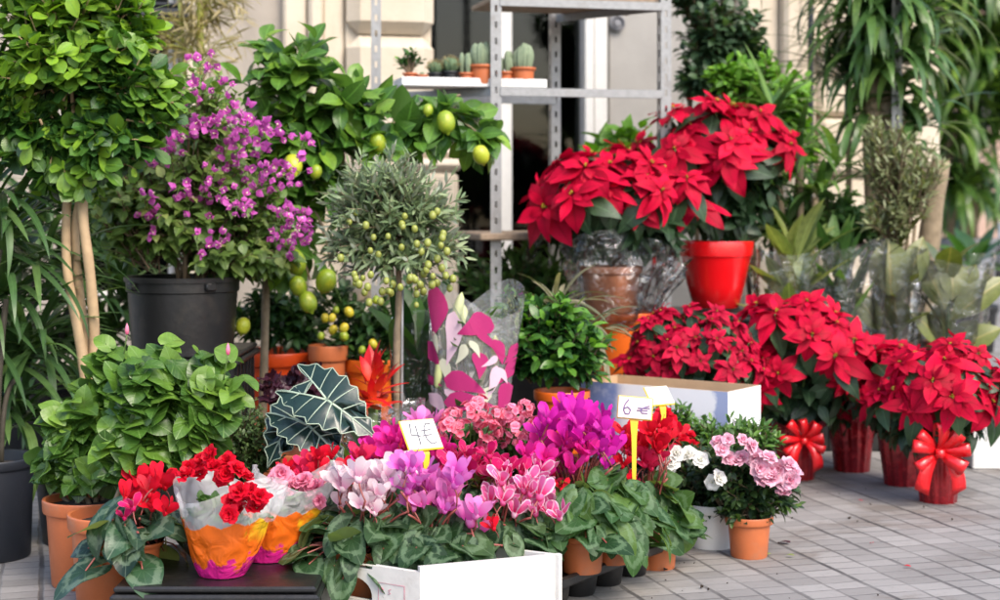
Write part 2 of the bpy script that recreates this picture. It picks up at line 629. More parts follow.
M['cyc_pale'] = leaf_mat('pale_cyclamen_leaf', [(.011, .040, .010), (.03, .085, .018), (.085, .16, .03)], pat='cyclamen', vs=.42, vein=(.16, .26, .14), rough=.5, spec=.35, back=(.15, .22, .08))
M['shrub_dark'] = leaf_mat('dark_shrub_leaf', [(.022, .05, .024), (.05, .10, .045), (.10, .17, .07)], vs=.2, rough=.4)
M['shrub_bright'] = leaf_mat('bright_shrub_leaf', [(.06, .15, .016), (.14, .32, .03), (.28, .48, .06)], vs=.2, rough=.45)
M['shrub_mid'] = leaf_mat('shrub_leaf', [(.035, .09, .024), (.08, .18, .045), (.18, .30, .07)], vs=.2, rough=.42)
M['box_leaf'] = leaf_mat('fine_shrub_leaf', [(.03, .06, .02), (.06, .11, .03), (.14, .2, .06)], vs=.2, rough=.45)
M['dracaena'] = leaf_mat('dracaena_leaf', [(.03, .075, .022), (.075, .155, .04), (.18, .29, .07)], vs=.1, rough=.33, side=1, edge=None)
M['corn'] = leaf_mat('corn_plant_leaf', [(.022, .06, .015), (.065, .14, .028), (.19, .30, .05)], vs=.45, rough=.3, side=1, vein=(.26, .36, .06))
M['rubber'] = leaf_mat('rubber_leaf', [(.06, .09, .022), (.135, .16, .034), (.23, .24, .055)], vs=.6, rough=.3, side=14, vein=(.3, .26, .08))
M['croton'] = leaf_mat('croton_leaf', [(.09, .14, .05), (.22, .28, .09), (.42, .36, .06)], vs=.4, rough=.4, side=7)
M['tan_strap'] = leaf_mat('tan_strap_leaf', [(.08, .1, .05), (.2, .19, .11), (.34, .3, .2)], vs=.2, rough=.5, side=1)
M['heuchera'] = leaf_mat('purple_leaf', [(.02, .006, .012), (.05, .012, .025), (.09, .025, .04)], vs=.4, rough=.35, pat='palm', vein=(.12, .04, .06))
M['brom_red'] = petal_mat('bromeliad_bract', (.75, .05, .015), (.7, .012, .02), rough=.35, trans=.25, spec=.4)
M['alocasia'] = leaf_mat('alocasia_leaf', [(.006, .02, .017), (.011, .03, .025), (.02, .05, .035)], vs=0., rough=.27, trans=.08, spec=.6, side=1)
M['aloc_vein'] = plain('alocasia_vein', (.36, .45, .34), .4, .05)
M['kal_leaf'] = leaf_mat('kalanchoe_leaf', [(.03, .08, .02), (.06, .15, .03), (.12, .22, .05)], vs=.15, rough=.35)
M['dry'] = leaf_mat('straw_leaf', [(.2, .17, .07), (.32, .26, .13), (.45, .38, .2)], vs=.1, rough=.6, side=1)
M['palm_green'] = leaf_mat('palm_leaf', [(.015, .05, .012), (.035, .1, .02), (.09, .2, .035)], vs=.15, rough=.4, side=1)

M['bract'] = petal_mat('poinsettia_bract', (.38, .0012, .020), (.56, .0025, .036), dark=(.22, .001, .011), rough=.55, trans=.3, spec=.14)
M['bract_deep'] = petal_mat('deep_poinsettia_bract', (.32, .003, .024), (.52, .005, .042), dark=(.2, .002, .014), rough=.55, trans=.28, spec=.14)
M['cyathia'] = plain('poinsettia_eye', (.34, .25, .02), .5)
M['p_white'] = petal_mat('white_pink_petal', (.78, .36, .52), (.88, .72, .76), trans=.35)
M['p_lilac'] = petal_mat('lilac_petal', (.64, .05, .42), (.76, .20, .60), trans=.35)
M['p_orchid'] = petal_mat('orchid_pink_petal', (.74, .08, .42), (.82, .26, .58), trans=.35)
M['p_bicol'] = petal_mat('edged_pink_petal', (.75, .02, .16), (.82, .16, .40), edge=(.9, .62, .74), e0=.55, trans=.32)
M['p_crim'] = petal_mat('crimson_petal', (.42, .004, .05), (.66, .012, .14), edge=(.85, .4, .55), e0=.82, trans=.3)
M['p_hot'] = petal_mat('hot_pink_petal', (.7, .012, .24), (.85, .03, .36), trans=.35)
M['p_purp'] = petal_mat('magenta_petal', (.5, .01, .3), (.68, .02, .42), trans=.35)
M['p_red'] = petal_mat('red_petal', (.5, .002, .012), (.72, .006, .03), trans=.3)
M['p_red2'] = petal_mat('rose_red_petal', (.6, .006, .06), (.78, .03, .12), trans=.3)
M['p_rose'] = petal_mat('rose_pink_petal', (.78, .12, .26), (.85, .3, .44), trans=.35)
M['p_azp'] = petal_mat('pale_pink_petal', (.80, .20, .36), (.86, .48, .60), edge=(.86, .60, .70), trans=.35)
M['p_azw'] = petal_mat('white_petal', (.8, .8, .68), (.88, .87, .84), trans=.35)
M['p_boug'] = petal_mat('bougainvillea_bract', (.60, .09, .46), (.68, .15, .55), dark=(.46, .05, .36), trans=.4)
M['p_kal'] = petal_mat('small_pink_petal', (.78, .04, .12), (.86, .22, .32), edge=(.92, .6, .64), e0=.8, trans=.3)
M['p_white_eye'] = plain('pale_flower_eye', (.75, .7, .45), .6)
M['stalk_red'] = plain('red_flower_stalk', (.25, .06, .05), .45)
M['stalk'] = plain('green_stalk', (.10, .17, .04), .5)
M['bark'] = plain('brown_bark', (.13, .09, .05), .8, .4, 30, bump=.6)
M['bark_dark'] = plain('dark_stem', (.035, .028, .016), .8, .4, 30, bump=.4)
M['bark_pale'] = plain('pale_bark', (.43, .30, .17), .75, .3, 26, bump=.35, dirt=(.22, .14, .07))
M['bark_grey'] = plain('grey_tan_bark', (.25, .19, .12), .8, .4, 34, bump=.5)
M['cane'] = plain('bamboo_cane', (.38, .40, .07), .4, .3, 9)
M['soil'] = plain('potting_soil', (.03, .019, .012), .95, .5, 80, bump=1.0)
M['terra'] = plain('terracotta_plastic', (.50, .135, .045), .45, .12, 9, bump=.08, dirt=(.34, .15, .085))
M['orange'] = plain('orange_plastic', (.72, .13, .012), .35, .08, 7, bump=.03)
M['orange_red'] = plain('orange_red_plastic', (.70, .075, .012), .32, .08, 7, bump=.03)
M['terra_clay'] = plain('clay_pot', (.48, .17, .075), .6, .18, 10, bump=.12)
M['black'] = plain('black_plastic', (.009, .009, .010), .4, .3, 14, bump=.15, dirt=(.028, .024, .02))
M['slate'] = plain('slate_plastic', (.014, .017, .024), .5, .2, 9, bump=.1)
M['redpot'] = plain('glossy_red_plastic', (.68, .006, .010), .22, .05, 6, bump=.02, coat=.4)
M['whitepot'] = plain('white_pot', (.80, .78, .75), .4, .08, 8, bump=.03)
M['greypot'] = plain('grey_planter', (.20, .20, .215), .7, .2, 8, bump=.2)
M['white'] = plain('white_board', (.64, .64, .63), .6, .08, 9, bump=.06, dirt=(.5, .47, .43))
M['cream'] = plain('cream_board', (.60, .58, .55), .65, .12, 7, bump=.25, dirt=(.44, .40, .35))
M['card'] = plain('brown_cardboard', (.48, .32, .19), .8, .15, 20, bump=.12)
M['steel'] = plain('galvanised_steel', (.27, .275, .28), .45, .2, 18, metal=.5, bump=.1, dirt=(.19, .18, .17))
M['alu'] = plain('pale_door_frame', (.58, .57, .55), .45, .1, 8, bump=.05)
M['greydoor'] = plain('grey_door_paint', (.30, .285, .265), .5, .15, 3, bump=.08)
M['darkroom'] = plain('dark_interior', (.035, .033, .03), .8, .3, 4)
M['wood'] = plain('weathered_shelf_board', (.27, .2, .14), .75, .35, 16, bump=.3)
M['olivefruit'] = plain('green_olive_skin', (.26, .29, .055), .35, .25, 25, bump=.02)
M['lemonfruit'] = plain('green_lemon_skin', (.22, .31, .02), .36, .2, 14, bump=.25, bscale=220, dirt=(.5, .47, .03))
M['lemonripe'] = plain('yellow_lemon_skin', (.40, .44, .03), .36, .15, 14, bump=.25, bscale=220, dirt=(.3, .4, .02))
M['kumfruit'] = plain('kumquat_skin', (.50, .40, .025), .35, .2, 14, bump=.2, bscale=220, dirt=(.3, .36, .02))
M['cactus'] = plain('cactus_skin', (.20, .26, .16), .7, .3, 60, bump=.5, bscale=260, dirt=(.36, .4, .29))
M['cactus_d'] = plain('dark_cactus_skin', (.09, .15, .07), .7, .3, 60, bump=.5, bscale=260, dirt=(.4, .36, .2))
M['ribbon'] = plain('red_satin_ribbon', (.68, .008, .014), .3, .12, 14, spec=.6, bump=.25, coat=.25, bscale=90)
M['foil'] = plain('red_foil_wrap', (.40, .004, .014), .27, .5, 22, spec=.8, metal=.6, bump=1.0, coat=.6, bscale=40)
M['sign_w'] = plain('white_sign_face', (.66, .65, .62), .45, .03, 9, bump=.02)
M['sign_p'] = plain('pinkish_sign_face', (.66, .55, .52), .45, .03, 9, bump=.02)
M['sign_y'] = plain('yellow_plastic', (.80, .52, .035), .4, .06, 9, bump=.02)
M['ink'] = plain('grey_pencil_ink', (.10, .10, .13), .6, .05)
M['ink_b'] = plain('violet_ink', (.16, .11, .26), .6, .05)
M['ink_pale'] = plain('faded_ink', (.55, .53, .5), .6, .05)
M['film'] = film_mat('clear_cellophane', body=.055, gloss=1.3, bstr=1.2, rough=.06)
M['film_t'] = film_mat('torn_clear_cellophane', body=.02, gloss=1.0, bstr=1.0, bs=30)
M['film_s'] = film_mat('soft_cellophane', body=.035, gloss=.75, bstr=.8, rough=.07)
M['film_l'] = film_mat('printed_clear_cellophane', body=.22, gloss=.7, bstr=.7, whit=(.86, .86, .88))
M['film_w'] = film_mat('milky_cellophane', body=.5, gloss=.35, whit=(.8, .83, .86))
M['film_b'] = film_mat('bluish_cellophane', tint=(.86, .93, 1), body=.34, gloss=.5, whit=(.55, .7, .86))
M['print_m'] = petal_mat('magenta_print', (.50, .02, .15), (.55, .04, .2), rough=.3, trans=.3, spec=.5)
M['print_p'] = petal_mat('pale_pink_print', (.82, .5, .66), (.86, .62, .74), rough=.3, trans=.3, spec=.5)
M['print_c'] = petal_mat('cream_print', (.62, .64, .42), (.74, .74, .58), rough=.3, trans=.3, spec=.5)
M['lily'] = plain('lily_bud_skin', (.5, .55, .25), .45, .2, 14, bump=.05)
M['stonebox'] = plain('concrete_block', (.3, .29, .28), .85, .3, 20, bump=.3)
M['tyre'] = plain('rubber_tyre', (.02, .02, .02), .8)
M['scoot'] = plain('dark_red_paint', (.30, .012, .014), .25, .05, coat=.5)
M['scootw'] = plain('white_paint', (.7, .7, .7), .3, .05)


def sleeve_paper(name, top=(.86, .86, .88)):
    """flower-shop sleeve: milky top, orange flame print, magenta foot"""
    m = NT(name)
    u, v = m.uv()
    nz = m.noise(26, 3, .6, dist=.4)
    wv = m.math('MULTIPLY', m.math('SINE', m.math('MULTIPLY', u, 60.)), .025)
    vv = m.math('ADD', m.math('ADD', v, wv), m.math('MULTIPLY', m.math('SUBTRACT', nz, .5), .16))
    yel = m.math('MULTIPLY', m.sstep(m.math('ADD', u, m.math('MULTIPLY', nz, .3)), .99, 1.06), m.sstep(vv, .35, .55))
    oc = m.mix(yel, (.85, .16, .012), (.85, .5, .02))
    foot = m.sstep(m.math('ADD', vv, m.math('MULTIPLY', m.math('SUBTRACT', m.noise(40, 2), .5), .42)), .16, .20)
    c = m.mix(foot, (.68, .02, .26), oc)
    k = m.sstep(vv, .59, .61)
    nrm = m.bump(m.noise(20, 2, .45, dist=1.4), .8, .014)
    p = m.princ(c, .28, .5, normal=nrm)
    tr = m.n('ShaderNodeBsdfTranslucent'); m.link(c, tr.inputs[0])
    a = m.n('ShaderNodeMixShader'); a.inputs[0].default_value = .25
    m.link(p, a.inputs[1]); m.link(tr.outputs[0], a.inputs[2])
    t = m.n('ShaderNodeBsdfTransparent')
    d = m.princ(top, .35, .5, normal=nrm)
    b = m.n('ShaderNodeMixShader'); b.inputs[0].default_value = .34
    m.link(t.outputs[0], b.inputs[1]); m.link(d, b.inputs[2])
    z = m.n('ShaderNodeMixShader'); m.link(k, z.inputs[0])
    m.link(a.outputs[0], z.inputs[1]); m.link(b.outputs[0], z.inputs[2])
    return m.done(z.outputs[0])


M['sleeve'] = sleeve_paper('printed_flower_sleeve')


def wash_card():
    """white printed carton with watercolour blue ends, brown inside is another material"""
    m = NT('white_blue_carton')
    u, v = m.uv()
    nz = m.noise(14, 4, .6)
    e = m.math('ADD', u, m.math('MULTIPLY', m.math('SUBTRACT', nz, .5), .16))
    k = m.math('SUBTRACT', 1., m.sstep(e, .20, .33))
    k2 = m.math('MULTIPLY', m.sstep(e, .90, .93), .75)
    c = m.mix(m.math('MULTIPLY', m.math('MAXIMUM', k, k2), .92), (.74, .74, .77), (.10, .17, .42))
    c = m.mix(m.math('MULTIPLY', m.sstep(m.noise(30, 3), .5, .7), m.math('MULTIPLY', k, .35)), c, (.5, .55, .7))
    return m.done(m.princ(c, .55, .4, normal=m.bump(m.noise(40, 2), .1, .003)))


M['carton'] = wash_card()

# leaf templates
def tp(prof, n, bends, fold=.2, wave=0., k=4, cup=0.):
    return [leaf_t(prof, n, R.uniform(*bends), fold * R.uniform(.5, 1.4), wave, cup) for _ in range(k)]

T = dict(
    obov=tp('obovate', 5, (.1, .6), .22), ell=tp('elliptic', 5, (.1, .7), .25), ovate=tp('ovate', 5, (.1, .8), .25, .08),
    lance=tp('lance', 4, (-.1, .6), .15), small=tp('elliptic', 3, (.1, .6), .25), strap=tp('strap', 10, (.9, 2.3), .35, k=6),
    sword=tp('sword', 8, (.2, 1.0), .3, k=6), swordd=tp('sword', 10, (.9, 2.1), .3, k=6), bract=tp('bract', 7, (-.1, 1.35), .2, .12, k=10),
    lem=tp('elliptic', 6, (.2, .9), .3, .05), poin=tp('ovate', 5, (.3, 1.0), .15, .06),
    heart=[polar_t(heart, 24, (.35, .7, 1.), R.uniform(.3, 1.0), R.uniform(-.05, .2), R.uniform(.02, .07)) for _ in range(6)],
    hib=[polar_t(heart_big, 28, (.35, .7, 1.), R.uniform(.3, 1.1), R.uniform(-.1, .25), R.uniform(.03, .09)) for _ in range(6)],
    round=[polar_t(rnd_leaf, 16, (.5, 1.), .4, .1, .05) for _ in range(4)],
    ruf=[polar_t(lambda a: .8 + .12 * math.sin(a * 6), 26, (.4, .75, 1.), .6, .1, .16, 7) for _ in range(4)],
)


# ------------------------------------------------------------------ pots and supports
def pot_mesh(mb, c, r, h, taper=.78, rim=.016, rimh=.16, wall=.006, holes=True):
    rb = r * taper
    ri = r - rim * .6 if rim else r
    zr = h * (1 - rimh)
    rm = rb + (r - rim * .35 - rb) * (1 - rimh)
    p = [(0, .004), (rb * .9, .004), (rb * .96, 0), (rb, .004), (rm, zr - .002), (r * .985, zr + .001), (r, zr + .004), (r * 1.015, h - .004),
         (r * 1.01, h - .001), (r * 1.0, h), (r - wall, h - .001), (r - wall * 1.3, h - .01), (rb * .9, h * .5)]
    lathe(mb, p, c, 44)


def add_pot(t, c, r, h, mat, taper=.78, rimh=.16, soil=True, label=None, fill=.88):
    mb = MB(); pot_mesh(mb, c, r, h, taper, rimh=rimh)
    o = obj('pot', mb, M[mat], t, auto=50)
    if label: o['label'] = label
    if soil:
        s = MB()
        n = 28
        k = 5
        prof = [(r * .955 * q / k * (fill ** .0), h * fill + R.uniform(-.003, .003) + .006 * (1 - (q / k) ** 2)) for q in range(k + 1)]
        prof[0] = (.0005, prof[0][1])
        rr = r * (taper + (1 - taper) * fill) - .008
        prof = [(a / (r * .955) * rr, z) for a, z in prof]
        lathe(s, prof[::-1], c, n)
        obj('soil', s, M['soil'], t)
    return o


def crate(label, x0, x1, gy0, gy1, h, mat='black', group=None):
    """upturned slatted nursery crate, modelled as lip + ribbed walls"""
    a, b = G(x0, gy0), G(x1, gy0)
    d0, d1 = depth(gy0), depth(gy1)
    w = b[0] - a[0]; dp = d1 - d0
    c = np.array([(a[0] + b[0]) / 2, (d0 + d1) / 2, 0])
    mb = MB()
    box(mb, c + [0, 0, h - .006], (w, dp, .012), bev=.004)
    box(mb, c + [0, 0, h - .022], (w + .012, dp + .012, .016), bev=.005)
    box(mb, c + [0, 0, (h - .03) / 2], (w - .02, dp - .02, h - .031), bev=.004)
    n = max(3, int(w / .05))
    for i in range(n):
        box(mb, c + [-w / 2 + (i + .5) * w / n, -dp / 2 + .008, (h - .03) / 2], (.008, .006, h - .034), bev=.002)
    n = max(3, int(dp / .05))
    for s in (-1, 1):
        for i in range(n):
            box(mb, c + [s * (w / 2 - .008), -dp / 2 + (i + .5) * dp / n, (h - .03) / 2], (.006, .008, h - .034), bev=.002)
    o = obj('nursery_crate', mb, M[mat], None, smooth=False, base=c)
    return tag(o, label, 'crate', group)


def stems_obj(t, pts_list, rads, mat='bark', name='stem', n=8):
    mb = MB()
    for p, r in zip(pts_list, rads):
        tube(mb, p, r, n)
    return obj(name, mb, M[mat], t)


def foliage_plant(t, leafmat, tpls, clumps, gy, origin, NT_, nl, L, Wd, twigmat='bark', dd=.85, name='foliage', shell=(.5, 1.), zmin=-.75,
                  front=.25, twig=True, **kw):
    """clumps: (px, py, rx, ry[, extra depth]) ; origin: world point or None = clump heart low"""
    lf, tw = MB(), MB()
    s = sc(gy)
    area = sum(c[2] * c[3] for c in clumps)
    for c in clumps:
        p = W(c[0], c[1], gy, c[4] if len(c) > 4 else 0.)
        rad = np.array([c[2] / s, c[2] / s * dd, c[3] / s])
        e = ends_in(p, rad * .93, max(4, int(NT_ * c[2] * c[3] / area)), shell, zmin, front)
        o = p - [0, 0, rad[2] * .5]
        if origin is not None:
            o = o * .72 + np.asarray(origin) * .28
        o = o + R.normal(size=(len(e), 3)) * rad * .12
        shoots(lf, tw if twig else None, o, e, tpls, L, Wd, nl, **kw)
    f = obj(name, lf, M[leafmat], t)
    if twig:
        obj('twigs', tw, M[twigmat], t)
    return f


# ------------------------------------------------------------------ flowers
def cyc_flower_mesh(name, mats, L=.05, n=5):
    mb = MB()
    pos, d, nr = [], [], []
    ph = R.uniform(0, 6)
    tw = R.uniform(.2, .5)
    for i in range(n):
        a = ph + i * 2 * PI / n + R.uniform(-.15, .15)
        out = np.array([math.cos(a), math.sin(a), 0]); tan = np.array([-math.sin(a), math.cos(a), 0])
        el = R.uniform(.7, 1.35)
        pos.append(out * .006)
        d.append(out * math.cos(el) + np.array([0, 0, math.sin(el)]) + tan * tw)
        nr.append(-out * math.sin(el) + np.array([0, 0, math.cos(el)]) + tan * .4)
    tpl = tp('petal', 6, (-.5, .35), .12, .12, 5)
    place(mb, tpl, pos, d, nr, L * R.uniform(.85, 1.1, n), L * .54 * R.uniform(.8, 1.1, n), R.uniform(.2, .8, n))
    lathe(mb, [(.0005, -.011), (.005, -.010), (.0078, -.004), (.0085, .002), (.006, .006)], (0, 0, 0), 12, m=1)
    # bent neck
    tube(mb, curve_pts((.0, .0, -.008), (.004, .012, -.018), (.0, .018, -.045), 6), .0018, 6, m=2)
    return mesh_of(mb, name, [M[mats], M[mats], M['stalk_red']])


CYC = {}
def cyc_meshes(mat, L):
    k = (mat, round(L, 3))
    if k not in CYC:
        CYC[k] = [cyc_flower_mesh('cyclamen_flower', mat, L) for _ in range(5)]
    return CYC[k]


def cyclamen(label, px, gy, z0, rpot, hpot, potmat, mound, leafmat, flowers, nleaf=46, leafL=.06, group=None, potlab=None, zmin=None):
    """mound = (rx, up, down) in m around the pot rim; flowers = [(px,py,mat,L)]"""
    base = G(px, gy, z0)
    t = thing('potted_cyclamen', label, 'cyclamen', base, group)
    add_pot(t, base, rpot, hpot, potmat, label=potlab)
    c = base + [0, 0, hpot * .9]
    rx, up, dn = mound
    lf, st = MB(), MB()
    N = nleaf
    th = R.uniform(0, 2 * PI, N); q = np.sqrt((np.arange(N) + .5) / N)
    hz = up * (1 - q ** 2) * R.uniform(.7, 1.1, N) + np.where(q > .7, -dn * ((q - .7) / .3) ** 1.2 * R.uniform(.1, 1., N), 0) + .012
    P = c + np.stack([np.cos(th) * rx * q, np.sin(th) * rx * q * .9, hz], 1)
    if zmin is not None: P[:, 2] = np.maximum(P[:, 2], zmin + R.uniform(0, .02, N))
    out = np.stack([np.cos(th), np.sin(th), 0 * th], 1)
    d = out * (1.0 - .2 * q[:, None]) + R.normal(size=(N, 3)) * .55
    d[:, 2] -= .05 + q * .55
    nr = out * (.2 + .5 * q[:, None]) + np.array([0, -.35, .9]) + R.normal(size=(N, 3)) * .36
    L = leafL * R.uniform(.6, 1.2, N)
    place(lf, T['heart'], P, d, nr, L, L * 1.4, np.clip(R.normal(.5, .3, N), 0, 1))
    o = np.repeat(c[None], N, 0) + R.normal(size=(N, 3)) * [.012, .012, .003]
    mid = (o + P) / 2 + [0, 0, .02] + out * .01
    tubes(st, np.stack([o, (o + 2 * mid) / 3, (2 * mid + P) / 3, P], 1), .0017, 5)
    obj('foliage', lf, M[leafmat], t)
    obj('leaf_stalks', st, M['stalk_red'], t)
    fs = MB()
    flowers = [(x, y, m_, l_ * .84) for x, y, m_, l_ in flowers] + [(x + R.uniform(-14, 14), y + R.uniform(-9, 13), m_, l_ * R.uniform(.62, .84)) for _k in range(2) for x, y, m_, l_ in flowers if len(flowers) > 3]
    for i, (fx, fy, mt, fl) in enumerate(flowers):
        p = W(fx, fy, gy, R.uniform(-.07, .06)) - [0, 0, fl * .35]
        ms = cyc_meshes(mt, .045); ms_L = .045
        rot = Matrix.Rotation(R.uniform(0, 6.28), 3, 'Z')
        tilt = Matrix.Rotation(R.uniform(-.35, .35), 3, 'X') @ Matrix.Rotation(R.uniform(-.35, .35), 3, 'Y')
        rot = tilt @ rot
        inst('flower', ms[R.integers(0, len(ms))], t, p, rot, fl / ms_L)
        e = p + np.array(rot @ Vector((0, .018, -.045)))
        b = c + R.normal(size=3) * [.012, .012, 0]
        tube(fs, curve_pts(b, (b + e) / 2 + [(e - b)[0] * -.15, 0, .02], e, 7), .0022, 6)
    if flowers:
        obj('flower_stalks', fs, M['stalk_red'], t)
    return t


def star_mesh(name, mat, S=.1, n1=7, n2=6, n3=4):
    """poinsettia star, facing +Z"""
    mb = MB()
    for (n, L, w, el, z) in ((n1 - int(R.integers(0, 3)), S, S * .47, -.3, 0), (n2 - int(R.integers(0, 2)), S * .72, S * .34, .1, .004), (n3, S * .42, S * .2, .5, .007)):
        a = R.uniform(0, 6) + np.arange(n) * 2 * PI / n + R.uniform(-.2, .2, n)
        out = np.stack([np.cos(a), np.sin(a), 0 * a], 1)
        e = el + R.uniform(-.4, .3, n)
        d = out * np.cos(e)[:, None] + np.array([0, 0, 1.]) * np.sin(e)[:, None]
        nr = np.array([0, 0, 1.]) * np.cos(e)[:, None] - out * np.sin(e)[:, None] + R.normal(size=(n, 3)) * .18
        place(mb, T['bract'], out * S * .05 + [0, 0, z], d, nr, L * R.uniform(.75, 1.12, n), w * R.uniform(.85, 1.15, n), R.uniform(0, 1, n))
    for i in range(5):
        a = R.uniform(0, 6); q = R.uniform(0, .06) * S
        lathe(mb, [(.0005, .0), (S * .018, S * .02), (S * .019, S * .05), (.0005, S * .075)], (math.cos(a) * q, math.sin(a) * q, S * .08), 7, m=1)
    return mesh_of(mb, name, [M[mat], M['cyathia']])


STAR = {}
def poinsettia(t, gy, head, stars, S, leaves, origin, mat='bract', leafL=.1, nleaf=26, seed_cam=.45, name='bloom', lo=.08):
    """head=(px,py,rx,ry): dome of stars; leaves = clump list"""
    k = (mat, round(S, 3))
    if k not in STAR:
        STAR[k] = [star_mesh('poinsettia_star', mat, S) for _ in range(5)]
    s = sc(gy)
    c = W(head[0], head[1] + head[3] * .6, gy)
    rx, rz = head[2] / s - S * .45, head[3] * 1.6 / s - S * .2
    fs = MB()
    pts = []
    N = int(stars * 1.75)
    for i in range(N):
        z = lo + (1 - lo) * (1 - (i + .5) / N)
        a = i * 2.39996 + R.uniform(-.25, .25)
        q = math.sqrt(1 - z * z)
        d = np.array([q * math.cos(a), q * math.sin(a), z])
        if d[1] > .45:       # deep behind the dome: nobody sees those
            continue
        pts.append(d)
    stars_at = []
    for d in pts:
        p = c + d * [rx, rx * .9, rz] * R.uniform(.74, 1.1)
        nn = unit(np.array([d[0], d[1] - seed_cam * .5, d[2] + .35]) + R.normal(size=3) * .3)
        inst(name, STAR[k][R.integers(0, 5)], t, p, frame_rot(nn, R.uniform(0, 6.28)), R.uniform(.68, 1.15))
        stars_at.append((p, nn))
        tube(fs, curve_pts(origin, (np.asarray(origin) + p) / 2 + [0, 0, .03], p, 6), .003, 5)
    # leaves below and between
    lf = MB()
    for p, nn in stars_at:
        k5 = 5
        a = R.uniform(0, 6) + np.arange(k5) * 2 * PI / k5 + R.uniform(-.3, .3, k5)
        q = np.array(frame_rot(nn))
        dd = (np.stack([np.cos(a), np.sin(a), R.uniform(-.9, -.1, k5)], 1)) @ q.T
        place(lf, T['poin'], p - nn * S * .22 + dd * S * .1, dd + R.normal(size=(k5, 3)) * .15, np.repeat(nn[None], k5, 0) + R.normal(size=(k5, 3)) * .2, S * R.uniform(.8, 1.25, k5), S * .55, np.clip(R.normal(.4, .2, k5), 0, 1))
    for cl in leaves:
        pc = W(cl[0], cl[1], gy)
        rad = np.array([cl[2] / s, cl[2] / s * .85, cl[3] / s])
        e = ends_in(pc, rad * .8, max(4, int(nleaf * cl[2] * cl[3] / sum(x[2] * x[3] for x in leaves))), (.5, 1.), -.9, .35)
        shoots(lf, None, np.asarray(origin) * .4 + (pc) * .6, e, T['poin'], leafL, leafL * .55, 5, start=.4, ang=(70, 50), droop=.45, up=.55, tip=0., twig_r=.002)
    obj('foliage', lf, M['poin_leaf'], t)
    obj('stalks', fs, M['stalk'], t)


def az_flower_mesh(name, mat, S=.024, layers=3):
    mb = MB()
    tpl = tp('obovate', 4, (-.4, .4), .1, .3, 4)
    for l in range(layers):
        n = 6 - l
        a = R.uniform(0, 6) + np.arange(n) * 2 * PI / n
        out = np.stack([np.cos(a), np.sin(a), 0 * a], 1)
        e = .25 + l * .4 + R.uniform(-.15, .15, n)
        d = out * np.cos(e)[:, None] + np.array([0, 0, 1.]) * np.sin(e)[:, None]
        nr = np.array([0, 0, 1.]) * np.cos(e)[:, None] - out * np.sin(e)[:, None]
        place(mb, tpl, out * S * .05 + [0, 0, l * .002], d, nr, S * (1 - .18 * l) * R.uniform(.9, 1.1, n), S * .95 * (1 - .15 * l), R.uniform(.2, .9, n))
    return mesh_of(mb, name, [M[mat]])


AZ = {}
def az_flowers(t, gy, pts, mat, S, spread=.01, name='flower', nrm=(0.05, -.75, .6), front=0.):
    k = (mat, round(S, 4))
    if k not in AZ:
        AZ[k] = [az_flower_mesh('ruffled_flower', mat, S) for _ in range(4)]
    for (x, y) in pts:
        p = W(x, y, gy, R.uniform(-spread * 2, spread) - (front(x, y) if callable(front) else front))
        n = unit(np.array(nrm) + R.normal(size=3) * .35)
        inst(name, AZ[k][R.integers(0, 4)], t, p, frame_rot(n, R.uniform(0, 6.28)), R.uniform(.85, 1.15))


def fruit_mesh(name, r, h, nip, mats, n=18):
    mb = MB()
    prof = []
    for i in range(15):
        a = PI * i / 14
        z = -math.cos(a) * h / 2
        q = math.sin(a) ** .85 * r
        prof.append((max(q, .0004), z))
    if nip:
        prof = [(.0004, -h / 2 - r * .28), (r * .15, -h / 2 - r * .2)] + [(max(q, r * .2), z) for q, z in prof[1:-1]] + [(r * .16, h / 2), (.0004, h / 2 + .001)]
    lathe(mb, prof, (0, 0, 0), n)
    return mesh_of(mb, name, [M[mats]])


# ------------------------------------------------------------------ wraps, bows, signs
def sleeve_fn(b, top, r0, r1, flat=.7, seed=0, crink=.05, peak=0., ridge=.8):
    b, top = np.asarray(b, float), np.asarray(top, float)
    rg = np.random.default_rng(seed)
    p = rg.uniform(0, 6, 8)
    def f(u, v, off=0.):
        a = 2 * PI * u
        v2 = v
        r = r0 + (r1 - r0) * np.power(v2, .8) + off
        w = (np.sin(3 * a + p[0] + 2 * v) + .6 * np.sin(5 * a + p[1] - 3 * v) + .45 * np.sin(9 * a + p[2] + 5 * v) + .3 * np.sin(14 * a + p[4] + 9 * v) + ridge * np.abs(np.sin(4 * a + p[5] + 3.5 * v)) - ridge * np.abs(np.sin(5.5 * a + p[6] - 4 * v))) * crink * (.35 + v)
        r = r * (1 + w)
        ax = b + (top - b) * v[..., None]
        pk = peak * v ** 4 * (np.cos(a * 2 + p[3]))
        x = r * np.cos(a); y = r * np.sin(a) * flat
        return ax + np.stack([x, y, pk + 0 * x], -1)
    return f


def sleeve_obj(t, name, fn, mat, nu=64, nv=16, u0=0., u1=1.):
    uu, vv = np.meshgrid(np.linspace(u0, u1, nu + 1), np.linspace(0, 1, nv + 1))
    P = fn(uu, vv)
    mb = MB()
    idx = np.arange((nu + 1) * (nv + 1)).reshape(nv + 1, nu + 1)
    f = np.stack([idx[:-1, :-1], idx[:-1, 1:], idx[1:, 1:], idx[1:, :-1]], -1).reshape(-1, 4)
    mb.add(P.reshape(-1, 3), f, np.stack([uu, vv], -1).reshape(-1, 2))
    return obj(name, mb, M[mat], t)


